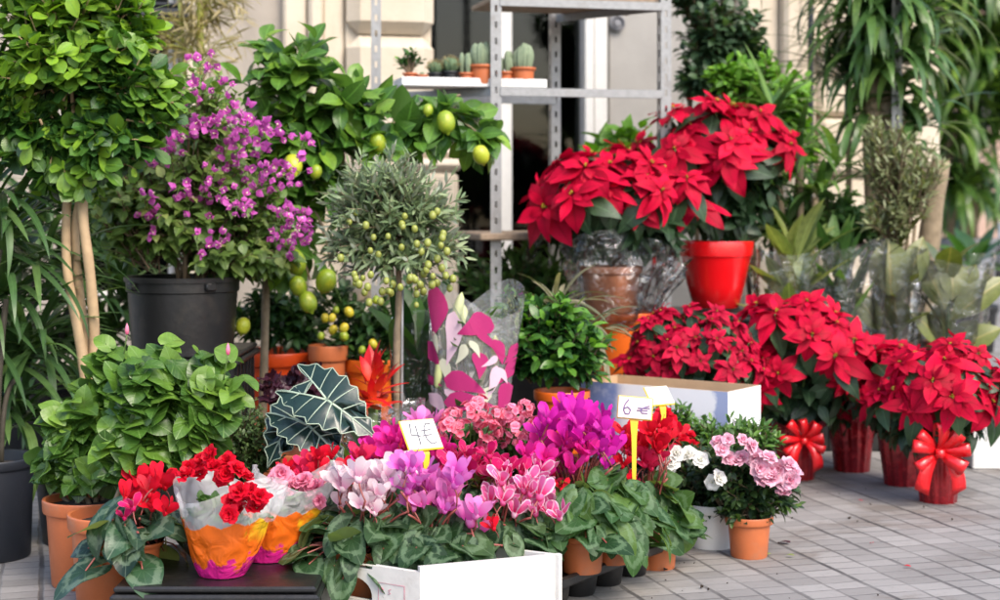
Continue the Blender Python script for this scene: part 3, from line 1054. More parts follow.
def strip(mb, P, side, w, m=0, r=.5, th=.0012):
    """ribbon with a little thickness along points P"""
    P = np.asarray(P, float); k = len(P)
    side = unit(np.broadcast_to(np.asarray(side, float), P.shape))
    tan = unit(np.gradient(P, axis=0))
    nrm = unit(np.cross(tan, side))
    w = np.broadcast_to(np.asarray(w, float), (k,))[:, None]
    V = np.stack([P - side * w / 2, P + side * w / 2, P + side * w / 2 + nrm * th, P - side * w / 2 + nrm * th], 1).reshape(-1, 3)
    f = []
    for i in range(k - 1):
        for j in range(4):
            j2 = (j + 1) % 4
            f.append((i * 4 + j, i * 4 + j2, i * 4 + 4 + j2, i * 4 + 4 + j))
    f += [(3, 2, 1, 0), tuple((k - 1) * 4 + j for j in range(4))]
    mb.add(V, f, None, r, m)


def bow(t, c, S, seed=0, n=7):
    """satin bow facing the street"""
    mb = MB()
    rg = np.random.default_rng(seed)
    c = np.asarray(c, float)
    for i in range(n):
        a = -.5 + (PI + 1.0) * i / (n - 1) + rg.uniform(-.15, .15)
        d = np.array([math.cos(a), -.35 - .25 * rg.random(), math.sin(a)]); d = unit(d)
        L = S * rg.uniform(.85, 1.1)
        up = unit(np.cross(d, np.array([math.sin(a), 0.25, -math.cos(a)])))
        q = np.linspace(0, 1, 15)
        th = q * 2 * PI
        x = np.sin(th / 2) ** 1.2 * L
        y = np.sin(th) * L * rg.uniform(.13, .24)
        P = c + d * x[:, None] + up * y[:, None]
        side = np.cross(d, up)
        strip(mb, P, side, S * .40 * (.35 + .65 * np.sin(q * PI)) * rg.uniform(.8, 1.1))
    for s in (-1, 1):
        e = c + np.array([s * S * .55, -.02, -S * 1.15])
        P = curve_pts(c, c + [s * S * .5, -.05, -S * .2], e, 9)
        strip(mb, P, (.9, .15, s * .45), np.linspace(.25, .5, 9) * S)
    P = c + np.stack([np.cos(np.linspace(0, 6.28, 9)) * S * .13, -.25 * S + np.sin(np.linspace(0, 6.28, 9)) * S * .13, np.zeros(9)], 1)
    strip(mb, P, (0, 0, 1), S * .24)
    return obj('bow', mb, M['ribbon'], t)


def foil_pot(t, base, r, h, seed=0, flare=.55):
    """pot wrapped in red foil, gathered at the top"""
    mb = MB()
    nu, nv = 72, 14
    rg = np.random.default_rng(seed)
    p = rg.uniform(0, 6, 6)
    a = np.linspace(0, 2 * PI, nu, endpoint=False)
    rows = []
    for j in range(nv + 1):
        v = j / nv
        if v < .8:
            rad = r * (.78 + .27 * v / .8); z = h * .86 * v / .8
        else:
            q = (v - .8) / .2
            rad = r * (1.05 + flare * q ** 1.3); z = h * (.86 + .2 * q)
        ww = (np.sin(11 * a + p[0] + 1.5 * v) + .7 * np.sin(17 * a + p[1]) + .5 * np.sin(27 * a + p[2] + 2 * v)) * (.028 + .05 * max(0, v - .4))
        zz = z + h * .05 * np.sin(7 * a + p[3]) * max(0, v - .8) / .2
        rows.append(np.stack([rad * (1 + ww) * np.cos(a), rad * (1 + ww) * np.sin(a), zz + 0 * a], -1))
    V = np.concatenate(rows) + base
    idx = np.arange(nu * (nv + 1)).reshape(nv + 1, nu)
    f = np.stack([idx[:-1], np.roll(idx[:-1], -1, 1), np.roll(idx[1:], -1, 1), idx[1:]], -1).reshape(-1, 4)
    mb.add(V, f)
    mb.add(np.concatenate([rows[0] + base]), [tuple(range(nu))[::-1]])
    obj('foil_wrap', mb, M['foil'], t)
    s = MB()
    lathe(s, [(r * .99, h * .78), (r * .5, h * .8), (.0006, h * .805)], base, 24)
    obj('soil', s, M['soil'], t)


def price_sign(label, px, py, gy, w, h, yaw, lean, face, strokes, ink, stake_len, roll=0.):
    c = W(px, py, gy)
    Rm = Matrix.Rotation(yaw, 3, 'Z') @ Matrix.Rotation(-lean, 3, 'X') @ Matrix.Rotation(roll, 3, 'Y')
    X, Y, Z = [np.array(Rm.col[i]) for i in range(3)]
    low = c - Z * h * .5
    base = low - [0, 0, stake_len]
    t = thing('price_sign', label, 'price sign', base)
    b = MB(); box(b, c, (w, .004, h), rot=Rm, bev=.0015); obj('board', b, M['sign_y'], t, smooth=False)
    b = MB(); box(b, c - Y * .0026, (w * .95, .002, h * .92), rot=Rm, bev=.0005); obj('sign_face', b, M[face], t, smooth=False)
    b = MB()
    P = np.linspace(low + Z * h * .3 + Y * .004, base, 6)
    P[0] = low + Z * h * .25 + Y * .0045; P[1] = low - [0, 0, .006] + Y * .0045
    for i in range(2, 6): P[i] = P[1] + (base - P[1]) * (i - 1) / 4
    strip(b, P, X, np.array([.02, .016, .011, .0095, .009, .006]), th=.003)
    obj('stake', b, M['sign_y'], t, smooth=False)
    b = MB()
    for st in strokes:
        st = np.array(st)
        # smooth the stroke
        tt = np.linspace(0, len(st) - 1, (len(st) - 1) * 4 + 1)
        xs = np.interp(tt, range(len(st)), st[:, 0]); zs = np.interp(tt, range(len(st)), st[:, 1])
        P = c - Y * .0044 + np.outer(xs * w, X) + np.outer(zs * h, Z)
        tube(b, P, .0012, 5)
    obj('writing', b, M[ink], t)
    return t


FOUR = [[(-.24, .36), (-.30, .0), (-.05, -.06)], [(-.1, .28), (-.13, -.34)]]
EURO = [[(.33, .3), (.22, .34), (.12, .2), (.08, 0), (.1, -.2), (.2, -.34), (.33, -.3)], [(.0, .1), (.28, .12)], [(0, -.06), (.27, -.04)]]
SIX = [[(-.18, .36), (-.28, .14), (-.32, -.1), (-.26, -.28), (-.16, -.28), (-.12, -.1), (-.2, .02), (-.3, -.06)]]
EURO2 = [[(.4, .12), (.28, .06), (.16, -.06), (.2, -.2), (.36, -.2)], [(.08, .0), (.42, .02)], [(.06, -.1), (.36, -.08)]]
# ================================================================== SETTING
A14 = math.radians(14)
EU = np.array([math.cos(A14), math.sin(A14), 0]); EN = np.array([math.sin(A14), -math.cos(A14), 0])
WD = 6.2


def wu(px):
    k = (px - 500) / F
    D = WD / (1 - k * math.tan(A14))
    return k * D / math.cos(A14), D


def wz(py, px):
    return CAMZ - (py - HOR) / F * wu(px)[1]


def wallbox(mb, px0, px1, z0, z1, n0, n1, bev=.006, m=0):
    u0, u1 = wu(px0)[0], wu(px1)[0]
    c = np.array([0, WD, 0]) + EU * (u0 + u1) / 2 + EN * (n0 + n1) / 2 + [0, 0, (z0 + z1) / 2]
    box(mb, c, (u1 - u0, n1 - n0, z1 - z0), A14, bev, m)


def ground_mat():
    m = NT('grey_pavers')
    tc = m.n('ShaderNodeTexCoord').outputs['Object']
    mp = m.n('ShaderNodeMapping'); mp.inputs['Rotation'].default_value = (0, 0, math.radians(-16))
    m.link(tc, mp.inputs[0])
    sp = m.n('ShaderNodeSeparateXYZ'); m.link(mp.outputs[0], sp.inputs[0])
    wob = m.math('MULTIPLY', m.math('SUBTRACT', m.noise(7, 4), .5), .017)
    X = m.math('ADD', sp.outputs[0], wob); Y = m.math('ADD', sp.outputs[1], wob)

    def groove(c, per, wd):
        a = m.math('DIVIDE', c, per)
        f = m.math('ABSOLUTE', m.math('SUBTRACT', m.math('FRACT', a), .5))
        return m.sstep(f, .5 - wd / per, .5 - wd * .35 / per)
    gx2, gx1 = groove(X, .165, .0075), groove(X, .0825, .005)
    gy2, gy1 = groove(Y, .165, .0052), groove(Y, .055, .0040)
    jn = m.sstep(m.noise(3.2, 4, .65), .38, .62)
    strong = m.math('MAXIMUM', gx2, m.math('MULTIPLY', gy2, .55))
    weak = m.math('MAXIMUM', m.math('MULTIPLY', gx1, .8), m.math('MULTIPLY', gy1, .62))
    g = m.math('MAXIMUM', m.math('MULTIPLY', strong, m.math('ADD', m.math('MULTIPLY', jn, .6), .5)), m.math('MULTIPLY', weak, m.math('ADD', m.math('MULTIPLY', jn, .7), .35)))
    cx = m.math('FLOOR', m.math('DIVIDE', X, .0825)); cy = m.math('FLOOR', m.math('DIVIDE', Y, .055))
    cb = m.n('ShaderNodeCombineXYZ'); m.link(cx, cb.inputs[0]); m.link(cy, cb.inputs[1])
    wn = m.n('ShaderNodeTexWhiteNoise', noise_dimensions='2D'); m.link(cb.outputs[0], wn.inputs['Vector'])
    col = m.ramp(wn.outputs[0], [(0, (.205, .195, .186)), (.5, (.242, .23, .22)), (1, (.285, .272, .26))])
    col = m.mix(m.math('MULTIPLY', m.sstep(m.noise(1.9, 6, .65), .44, .68), .65), col, (.15, .14, .132))
    col = m.mix(m.math('MULTIPLY', m.sstep(m.noise(60, 4, .7), .5, .8), .35), col, (.11, .105, .10))
    col = m.mix(m.math('MULTIPLY', m.sstep(m.noise(3.1, 5, .65, dist=.5), .52, .66), .6), col, (.13, .105, .085))
    col = m.mix(m.math('MULTIPLY', g, .85), col, (.045, .042, .042))
    h = m.math('ADD', m.math('MULTIPLY', g, -1.), m.math('MULTIPLY', m.noise(120, 3), .22))
    return m.done(m.princ(col, .72, .35, normal=m.bump(h, .55, .006)))


M['ground'] = ground_mat()
mb = MB(); mb.add([(-60, -30, 0), (60, -30, 0), (60, 140, 0), (-60, 140, 0)], [(0, 1, 2, 3)])
tag(obj('pavement', mb, M['ground'], smooth=False), 'grey grooved paving tiles of the pavement', None, None, 'structure')


def stone_mat(name, a, b, streak=.4):
    m = NT(name)
    nz = m.noise(2.3, 6, .62)
    c = m.mix(m.sstep(nz, .3, .7), a, b)
    mp = m.n('ShaderNodeMapping'); mp.inputs['Scale'].default_value = (5, 5, .8)
    m.link(m.n('ShaderNodeTexCoord').outputs['Object'], mp.inputs[0])
    c = m.mix(m.math('MULTIPLY', m.sstep(m.noise(2.2, 4, .6, mp.outputs[0]), .5, .75), streak), c, [x * .55 for x in a])
    return m.done(m.princ(c, .85, .3, normal=m.bump(m.noise(70, 5, .65), .25, .006)))


M['stone'] = stone_mat('warm_stone', (.50, .42, .32), (.58, .51, .41), .25)
M['plaster'] = stone_mat('grey_beige_plaster', (.30, .265, .225), (.36, .32, .275), .3)
M['pinkstone'] = stone_mat('pinkish_far_wall', (.42, .28, .22), (.48, .35, .28))


def glass_mat():
    m = NT('shop_glass')
    t = m.n('ShaderNodeBsdfTransparent'); t.inputs[0].default_value = (.5, .52, .5, 1)
    g = m.n('ShaderNodeBsdfGlossy'); g.inputs['Roughness'].default_value = .04
    fr = m.n('ShaderNodeFresnel'); fr.inputs[0].default_value = 1.4
    x = m.n('ShaderNodeMixShader'); m.link(fr.outputs[0], x.inputs[0]); m.link(t.outputs[0], x.inputs[1]); m.link(g.outputs[0], x.inputs[2])
    return m.done(x.outputs[0])


M['glass'] = glass_mat()
ZT = 3.4     # top of what is built of the facade

# --- stone facade
fb = np.array([0, WD, 0]) + EU * wu(300)[0]
fac = thing('stone_facade', 'pale stone shop facade with stepped pilasters and grey plaster bays', 'facade', fb)
mb = MB()
wallbox(mb, -260, 58, 0, ZT, -.3, 0)
wallbox(mb, 58, 176, -.1, .42, -.3, 0)
wallbox(mb, 58, 176, 1.9, ZT, -.3, 0)
wallbox(mb, 176, 286, 0, ZT, -.3, 0)
obj('plaster_bay', mb, M['plaster'], fac, auto=30)
mb = MB()
wallbox(mb, 181, 206, 0, ZT, .001, .05)
wallbox(mb, 178, 209, 0, .3, .001, .07)
obj('pilaster', mb, M['stone'], fac, auto=30)
mb = MB()
wallbox(mb, 282, 306, 0, ZT, -.25, .05, .01); wallbox(mb, 306.3, 320, 0, ZT, -.25, .085, .012); wallbox(mb, 320.3, 343, 0, ZT, -.25, .05, .01)
za, zb = wz(18, 390), wz(40, 390)
edges = [0, .42, wz(150, 390), wz(38, 390), 1.95, 2.6, ZT]
for i in range(len(edges) - 1):
    z0, z1 = edges[i], edges[i + 1]
    wallbox(mb, 343.3, 429, z0 + .004, z1 - .004, -.25, .13 if i else .2, .045 if i else .03)
wallbox(mb, 343.3, 428, .02, ZT, -.25, .06, .002)
wallbox(mb, 392, 446, .05, wz(172, 420), -.2, .235, .02); wallbox(mb, 388, 450, wz(172, 420), wz(160, 420), -.2, .25, .02); wallbox(mb, 396, 442, wz(160, 420), wz(148, 420), -.2, .21, .03)
obj('pilaster', mb, M['stone'], fac, auto=30)
mb = MB()
wallbox(mb, 742, 776, 0, ZT, -.25, .03, .008); wallbox(mb, 776.3, 793, 0, ZT, -.25, .09, .015); wallbox(mb, 793.3, 812, 0, ZT, -.25, .04, .008)
wallbox(mb, 812.3, 930, 0, ZT, -.3, .0, .008)
wallbox(mb, 826, 912, wz(46, 850), ZT - .1, .001, .035, .02)
wallbox(mb, 836, 902, wz(38, 850), ZT - .2, .036, .055, .015)
wallbox(mb, 812, 934, wz(58, 850), wz(50, 850), .001, .10, .015); wallbox(mb, 812, 934, wz(76, 850), wz(58, 850), .001, .06, .02)
for k, (a, b) in enumerate([(78, 118), (119, 176), (177, 214), (215, 250), (251, 300)]):
    wallbox(mb, 812.5, 932, wz(b, 850) + .004, wz(a, 850) - .004, .001, .05 + .03 * (k % 2), .02)
wallbox(mb, 742, 940, 0, .38, .001, .14, .02)
obj('pilaster', mb, M['stone'], fac, auto=30)
# window with green planter box
wn = MB()
wallbox(wn, 58, 176, .42, 1.9, -.6, -.55)
obj('window_recess', wn, M['darkroom'], fac, smooth=False)
mb = MB()
for a, b, c, d in ((58, 64, .42, 1.9), (170, 176, .42, 1.9), (64, 170, .42, .46), (64, 170, 1.2, 1.24)):
    wallbox(mb, a, b, c, d, -.2, -.14, .004)
wf = obj('window', mb, M['alu'], fac, smooth=False)
mb = MB(); wallbox(mb, 64, 170, .46, 1.2, -.18, -.172, 0)
obj('pane', mb, M['glass'], wf, smooth=False)

# --- shop front: dark glass, pale frame, grey door
sf = thing('shop_front', 'dark glazed shop front with pale frames and a grey door', 'shop front', np.array([0, WD, 0]) + EU * wu(580)[0])
mb = MB()
wallbox(mb, 420, 760, 0, ZT, -1.9, -1.85, 0)
wallbox(mb, 428, 432, 0, ZT, -1.84, -.26, 0); wallbox(mb, 752, 760, 0, ZT, -1.84, -.3, 0)
wallbox(mb, 433, 751, ZT - .05, ZT, -1.84, -.2, 0); wallbox(mb, 433, 751, 0, .03, -1.84, -.26, 0)
obj('interior', mb, M['darkroom'], sf, smooth=False)
mb = MB()
wallbox(mb, 430, 436, 0, ZT, -.2, -.1, .004)
wallbox(mb, 504, 519, 0, ZT, -.2, -.1, .008); wallbox(mb, 591, 600, .04, ZT, -.2, -.08, .006); wallbox(mb, 600.4, 616, .04, ZT, -.2, -.1, .01)
wallbox(mb, 436.5, 503.5, .0, .12, -.2, -.1, .006); wallbox(mb, 519.5, 590.5, .0, .12, -.2, -.1, .006)
obj('frame', mb, M['alu'], sf, auto=30)
for a, b in ((436.5, 503.5), (519.5, 590.5)):
    mb = MB(); wallbox(mb, a, b, .12, ZT, -.16, -.152, 0)
    obj('pane', mb, M['glass'], sf, smooth=False)
mb = MB()
wallbox(mb, 620, 741, .03, ZT, -.22, -.14, .004)
wallbox(mb, 630, 668, .25, 1.05, -.139, -.125, .006)
dr = obj('door', mb, M['greydoor'], sf, auto=30)
mb = MB()
c = np.array([0, WD, 0]) + EU * wu(627)[0] + EN * -.138 + [0, 0, wz(20, 627)]
lathe(mb, [(.033, 0), (.033, .02), (.026, .026), (.022, .012), (.016, .012), (.014, .022), (.0005, .024)], c, 24, ax=EN)
obj('intercom', mb, M['greypot'], dr, auto=40)
# black strip that stands in for the dark gap between frame and door
mb = MB(); wallbox(mb, 616.5, 619.5, .03, ZT, -.24, -.2, 0); obj('dark_gap', mb, M['black'], sf, smooth=False)

# downpipe
mb = MB(); c = np.array([0, WD, 0]) + EU * wu(798)[0] + EN * .12
tube(mb, [c + [0, 0, .05], c + [0, 0, ZT]], .012, 10)
for z in (.9, 1.7): lathe(mb, [(.013, -.012), (.017, -.01), (.017, .01), (.013, .012)], c + [0, 0, z], 12)
tag(obj('drain_pipe', mb, M['slate'], base=c, auto=40), 'thin dark drain pipe down the stone wall at the right', 'pipe')

# far side of the street
def fardepth(px, D): return np.array([(px - 500) / F * D, D, 0])
b = fardepth(1010, 30)
fh = thing('far_building', 'blurred pinkish building across the street at the right edge', 'building', b)
mb = MB(); box(mb, b + [2, 2, 4], (14, 4, 8)); obj('wall', mb, M['pinkstone'], fh, smooth=False)
for i in range(4):
    mb = MB(); box(mb, b + [-2.5 + i * 2.2, -.02, 3.1], (1.0, .08, 1.9), bev=.02); w_ = obj('window', mb, M['alu'], fh, smooth=False)
    mb = MB(); box(mb, b + [-2.5 + i * 2.2, -.08, 3.1], (.84, .05, 1.7)); obj('pane', mb, M['darkroom'], w_, smooth=False)

# scooter far right
b = fardepth(1012, 15.5)
scoo = thing('parked_scooter', 'dark red and white motor scooter parked beyond the grey planter', 'scooter', b)
for dx in (-.02, 1.25):
    mb = MB(); c = b + [dx, 0, .23]
    lathe(mb, [(.15, -.045), (.2, -.05), (.23, -.03), (.23, .03), (.2, .05), (.15, .045)], c, 24, ax=(0, -1, 0)); w_ = obj('wheel', mb, M['tyre'], scoo)
    mb = MB(); lathe(mb, [(.0005, -.02), (.15, -.03), (.15, .03), (.0005, .02)], c, 20, ax=(0, -1, 0)); obj('rim', mb, M['steel'], w_)
mb = MB(); box(mb, b + [.98, 0, .55], (.8, .3, .34), bev=.1); box(mb, b + [.35, 0, .3], (.6, .3, .1), bev=.04); obj('body', mb, M['scootw'], scoo, auto=60)
mb = MB(); tube(mb, curve_pts(b + [-.02, 0, .3], b + [.08, 0, .7], b + [.16, 0, 1.02], 8), [.12, .14, .16, .17, .16, .14, .12, .09], 14); obj('leg_shield', mb, M['scootw'], scoo)
mb = MB(); box(mb, b + [.93, 0, .77], (.66, .26, .1), bev=.045); obj('seat', mb, M['black'], scoo, auto=60)
mb = MB(); tube(mb, [b + [.2, -.34, 1.08], b + [.14, 0, 1.05], b + [.2, .34, 1.08]], .02, 8); obj('handlebar', mb, M['black'], scoo)
mb = MB(); lathe(mb, [(.0005, .08), (.06, .07), (.085, .02), (.08, -.05), (.0005, -.08)], b + [.06, 0, 1.0], 18, ax=(-1, 0, .1)); obj('headlight', mb, M['scoot'], scoo)
mb = MB(); tube(mb, [b + [1.45, 0, .66], b + [1.5, 0, .6]], [.07, .05], 10); obj('tail_light', mb, M['scoot'], scoo)

# ================================================================== RACK
rb = np.array([0, 4.9, 0])
def RK(px, D0=4.9):
    k = (px - 500) / F
    D = D0 / (1 - k * math.tan(A14))
    return np.array([k * D, D, 0])
rack = thing('steel_shelf_rack', 'tall slotted galvanised steel shelf rack in front of the shop glass', 'rack', RK(560))


def slotted_post(mb, p, z1, w=.034, side=1):
    t = .003
    z = .0
    # front flange: two rails and rungs, so the slots are real holes
    x = EU; y = -EN
    for off, ww in ((-w * .31, w * .38), (w * .31, w * .38)):
        box(mb, p + x * off + [0, 0, z1 / 2], (ww, t, z1), A14)
    while z < z1:
        box(mb, p + [0, 0, z + .011], (w * .25, t * .96, .030), A14)
        z += .05
    box(mb, p + x * side * (w * .5 - t / 2) + y * (w * .5 + t * .5), (t, w - t, 2 * 0 + .001), A14)
    z = 0
    for off in (.15, .85):
        box(mb, p + x * side * (w * .5 - t / 2) + y * (t * .55 + w * off) + [0, 0, z1 / 2], (t, w * .28, z1), A14)
    while z < z1:
        box(mb, p + x * side * (w * .5 - t / 2) + y * (t * .55 + w * .5) + [0, 0, z + .011], (t * .96, w * .42, .022), A14)
        z += .05


posts = [(RK(496), 1), (RK(666), -1), (RK(376, 5.25), 1), (RK(556, 5.3), -1)]
for i, (p, sd) in enumerate(posts):
    mb = MB(); slotted_post(mb, p, 2.3, .034 if i < 2 else .032, sd)
    obj('post', mb, M['steel'], rack, smooth=False)
def beam(pa, pb, z, h=.026):
    mb = MB()
    c = (pa + pb) / 2 + [0, 0, z]
    d = pb - pa
    a = math.atan2(d[1], d[0])
    L = np.linalg.norm(d[:2])
    box(mb, c, (L, .003, h), a, .001)
    box(mb, c + rotz(np.array([0, .012, h / 2 - .0015]), a), (L, .02, .003), a)
    obj('shelf_rail', mb, M['steel'], rack, smooth=False)
zsh = CAMZ - (93 - HOR) / F * 4.95
ztop = CAMZ - (4 - HOR) / F * 4.95
beam(posts[0][0] + EU * .012 + EN * .004, posts[1][0] - EU * .012 + EN * .004, zsh)
beam(posts[0][0] + EU * .012 + EN * .004, posts[1][0] - EU * .012 + EN * .004, ztop)
beam(posts[2][0] + EN * .003, posts[3][0] + EN * .003, zsh - .0)
beam(posts[2][0] + [0, 0.0, 0], posts[0][0] + [0, 0, 0], zsh)
beam(posts[3][0], posts[1][0], ztop)
mb = MB(); c = (posts[0][0] + posts[1][0]) / 2 - EN * .19 + EU * .0 + [0, 0, ztop + .02]
box(mb, c, (.54, .34, .016), A14, .003); obj('shelf_board', mb, M['wood'], rack, smooth=False)
zl = CAMZ - (236 - HOR) / F * 5.0
c = RK(520, 5.08) + [0, 0, zl]
mb = MB(); box(mb, c, (.36, .42, .022), A14, .004); obj('shelf_board', mb, M['wood'], rack, smooth=False)

# white tray of cacti on the rack
zt = zsh + .013
pa, pb = RK(401, 4.93), RK(546, 4.93)
ctr = (pa + pb) / 2 - EN * .06 + [0, 0, zt]
mb = MB()
Lw = np.linalg.norm((pb - pa)[:2]); dp = .15
box(mb, ctr + [0, 0, .006], (Lw, dp, .010), A14, .003)
for s in (-1, 1):
    box(mb, ctr + EN * s * (dp / 2 - .004) + [0, 0, .018], (Lw, .006, .022), A14, .002)
    box(mb, ctr + EU * s * (Lw / 2 - .004) + [0, 0, .018], (.006, dp - .014, .022), A14, .002)
tag(obj('cactus_tray', mb, M['white'], base=ctr, smooth=False), 'shallow white tray holding small cacti on the steel rack', 'tray')


def cactus(label, px, kind, r, h, potmat='terra', D=4.95, n=3, cat='cactus'):
    p = RK(px, D) + [0, 0, zt + .0115]
    r *= 1.3; t = thing('potted_cactus' if cat == 'cactus' else 'potted_succulent', label, cat, p, 'cacti and succulents on the white tray')
    hp = r * 1.35
    add_pot(t, p, r, hp, potmat, .8)
    mb = MB()
    z = hp * .85
    if kind == 'column':
        for i in range(n):
            a = R.uniform(0, 6.28); q = r * .5 if n > 1 else 0
            c = p + [math.cos(a + i * 2.1) * q, math.sin(a + i * 2.1) * q * .7, z]
            rr = r * (.34 if n > 2 else .42) * R.uniform(.85, 1.1); hh = h * R.uniform(.65, 1.05)
            ribs(mb, c, rr, hh)
        obj('cactus_body', mb, M['cactus'], t)
    elif kind == 'ball':
        ribs(mb, p + [0, 0, z], r * .9, h)
        obj('cactus_body', mb, M['cactus_d'], t)
        sp = MB()
        N = 140
        d = unit(R.normal(size=(N, 3))); d[:, 2] = abs(d[:, 2])
        c = p + [0, 0, z + h * .45] + d * [r * .85, r * .85, h * .5]
        tubes(sp, np.stack([c, c + d * .006, c + d * .012], 1), np.array([.0007, .0006, .0003]), 3)
        obj('spines', sp, M['dry'], t)
    else:
        tw = MB()
        e = ends_in(p + [0, 0, z + h * .55], (h * .55, h * .5, h * .5), 16, (.4, 1), -.4)
        shoots(mb, tw, p + [0, 0, z], e, T['obov'], h * .36, h * .2, 6, start=.4, droop=-.1, ang=(60, 35), twig_r=.002)
        obj('foliage', mb, M['gardenia'], t); obj('twigs', tw, M['bark'], t)
    return t


def ribs(mb, c, r, h, nr=9):
    n = nr * 4; k = 12
    a = np.linspace(0, 2 * PI, n, endpoint=False)
    rows = []
    for j in range(k + 1):
        v = j / k
        q = r * (math.sin(min(1, .25 + v * 1.4) * PI / 2) if v < .55 else math.cos((v - .55) / .45 * PI / 2) ** .5)
        rr = q * (1 + .12 * np.cos(a * nr)) * (1 + R.uniform(-.02, .02))
        rows.append(np.stack([rr * np.cos(a), rr * np.sin(a), np.full(n, v * h)], -1))
    idx = np.arange(n * (k + 1)).reshape(k + 1, n)
    f = np.stack([idx[:-1], np.roll(idx[:-1], -1, 1), np.roll(idx[1:], -1, 1), idx[1:]], -1).reshape(-1, 4)
    mb.add(np.concatenate(rows) + c, f)


cactus('small jade plant with round leaves at the left end of the cactus tray', 410, 'jade', .018, .075, 'terra', cat='succulent')
cactus('tiny empty looking terracotta pot beside the jade plant', 422, 'column', .015, .02, 'terra', n=1)
cactus('tiny dark cactus in a black pot between terracotta pots', 435, 'ball', .019, .04, 'black')
cactus('round spiny cactus in a black pot, third pot from the jade plant', 450, 'ball', .022, .05, 'black')
cactus('clump of short grey cactus columns in a small terracotta pot left of the widest pot', 466, 'column', .02, .075, n=4)
cactus('dense grey green cactus clump in the widest terracotta pot on the tray', 482, 'column', .034, .085, n=7)
cactus('cactus clump partly hidden behind the front steel post', 506, 'column', .024, .08, n=4, D=4.97)
cactus('tall knobbly cactus columns in the terracotta pot at the right end of the tray', 523, 'column', .031, .1, n=6)

# lone posts
mb = MB(); p = RK(897, 5.22); slotted_post(mb, p, 2.4, .04)
tag(obj('steel_post', mb, M['steel'], base=p, smooth=False), 'single slotted steel post standing in front of the long leaved dracaena', 'post')

# ================================================================== BACKGROUND PLANTS (right)
def hidden_pot(t, px, gy, r, h, mat='black', z=0.):
    b = G(px, gy, z); add_pot(t, b, r, h, mat); return b


# low leafy plants behind the rack
b = G(540, 446)
t = thing('leafy_plant', 'yellow green leafy plant below the wooden shelf of the rack', 'plant', b)
hidden_pot(t, 540, 446, .15, .3)
foliage_plant(t, 'shrub_mid', T['lance'], [(520, 275, 60, 38), (560, 285, 40, 32), (485, 278, 30, 30)], 446, b + [0, 0, .3], 90, 10, .07, .022, tip=.2)
b = G(622, 440)
t = thing('leafy_plant', 'light green broad leaved plant rising behind the terracotta poinsettia', 'plant', b)
hidden_pot(t, 622, 440, .13, .45)
stems_obj(t, [curve_pts(b + [0, 0, .4], b + [0, 0, .7], W(622, 175, 440))], [.008])
foliage_plant(t, 'shrub_bright', T['ovate'], [(615, 155, 38, 26), (635, 140, 24, 26), (590, 165, 22, 18)], 440, W(620, 185, 440), 34, 6, .09, .055, tip=.1)

for (lab, px, gy, cl, mat, tpl, nt, nl, L, Wd, top) in (
    ('dark small leaved shrub climbing beside the grey door at the top', 715, 426, [(715, 25, 50, 55), (700, 75, 32, 38), (745, 40, 30, 50), (690, -20, 40, 40)], 'shrub_dark', 'ell', 190, 9, .065, .034, 80),
    ('bright green shrub behind the big red pot poinsettia', 765, 432, [(760, 85, 52, 40), (790, 110, 30, 45), (730, 75, 28, 28), (785, 160, 36, 40)], 'shrub_bright', 'ell', 190, 9, .06, .034, 140),
    ('mid green bushy shrub low against the stone wall', 835, 436, [(830, 215, 52, 34), (865, 230, 28, 30), (800, 225, 36, 34), (770, 225, 24, 32)], 'shrub_mid', 'ell', 190, 9, .048, .028, 240)):
    b = G(px, gy)
    t = thing('potted_shrub', lab, 'shrub', b)
    hidden_pot(t, px, gy, .16, .34)
    c0 = W(px, top, gy)
    stems_obj(t, [curve_pts(b + [dx, 0, .28], b + [dx * 2, 0, .5], c0 + [dx * 3, 0, -.05]) for dx in (-.03, .01, .04)], [.009] * 3)
    foliage_plant(t, mat, T[tpl], cl, gy, c0, nt, nl, L, Wd, tip=.25)


def rosette(lf, c, n, L, Wd, tpl, el=(-.1, 1.2), fwd=.15):
    a = R.uniform(0, 6.28, n)
    e = R.uniform(el[0], el[1], n)
    d = np.stack([np.cos(a) * np.cos(e), np.sin(a) * np.cos(e) - fwd, np.sin(e)], 1)
    nr = np.stack([-np.cos(a) * np.sin(e), -np.sin(a) * np.sin(e), np.cos(e)], 1) + R.normal(size=(n, 3)) * .15
    place(lf, tpl, np.asarray(c) + d * .012 + R.normal(size=(n, 3)) * .012, d, nr, L * R.uniform(.65, 1.1, n), Wd * R.uniform(.8, 1.15, n), np.clip(R.normal(.45, .25, n), 0, 1))


b = G(800, 442)
t = thing('dracaena_plant', 'spiky dracaena with narrow blue green leaves between the shrubs', 'dracaena', b)
hidden_pot(t, 800, 442, .12, .28)
lf = MB()
for px, py, n, L in ((773, 112, 22, .24), (800, 150, 20, .26), (815, 195, 24, .27), (785, 225, 22, .25), (835, 165, 12, .24)):
    rosette(lf, W(px, py, 442), n, L, .026, T['sword'], (-.3, 1.1))
obj('foliage', lf, M['dracaena'], t)
stems_obj(t, [curve_pts(b + [dx, 0, .25], b + [dx * 2, 0, .5], W(x, y, 442)) for dx, x, y in ((-.02, 773, 114), (.0, 800, 152), (.03, 815, 197), (-.03, 785, 226))], [.012] * 4, 'bark_grey')

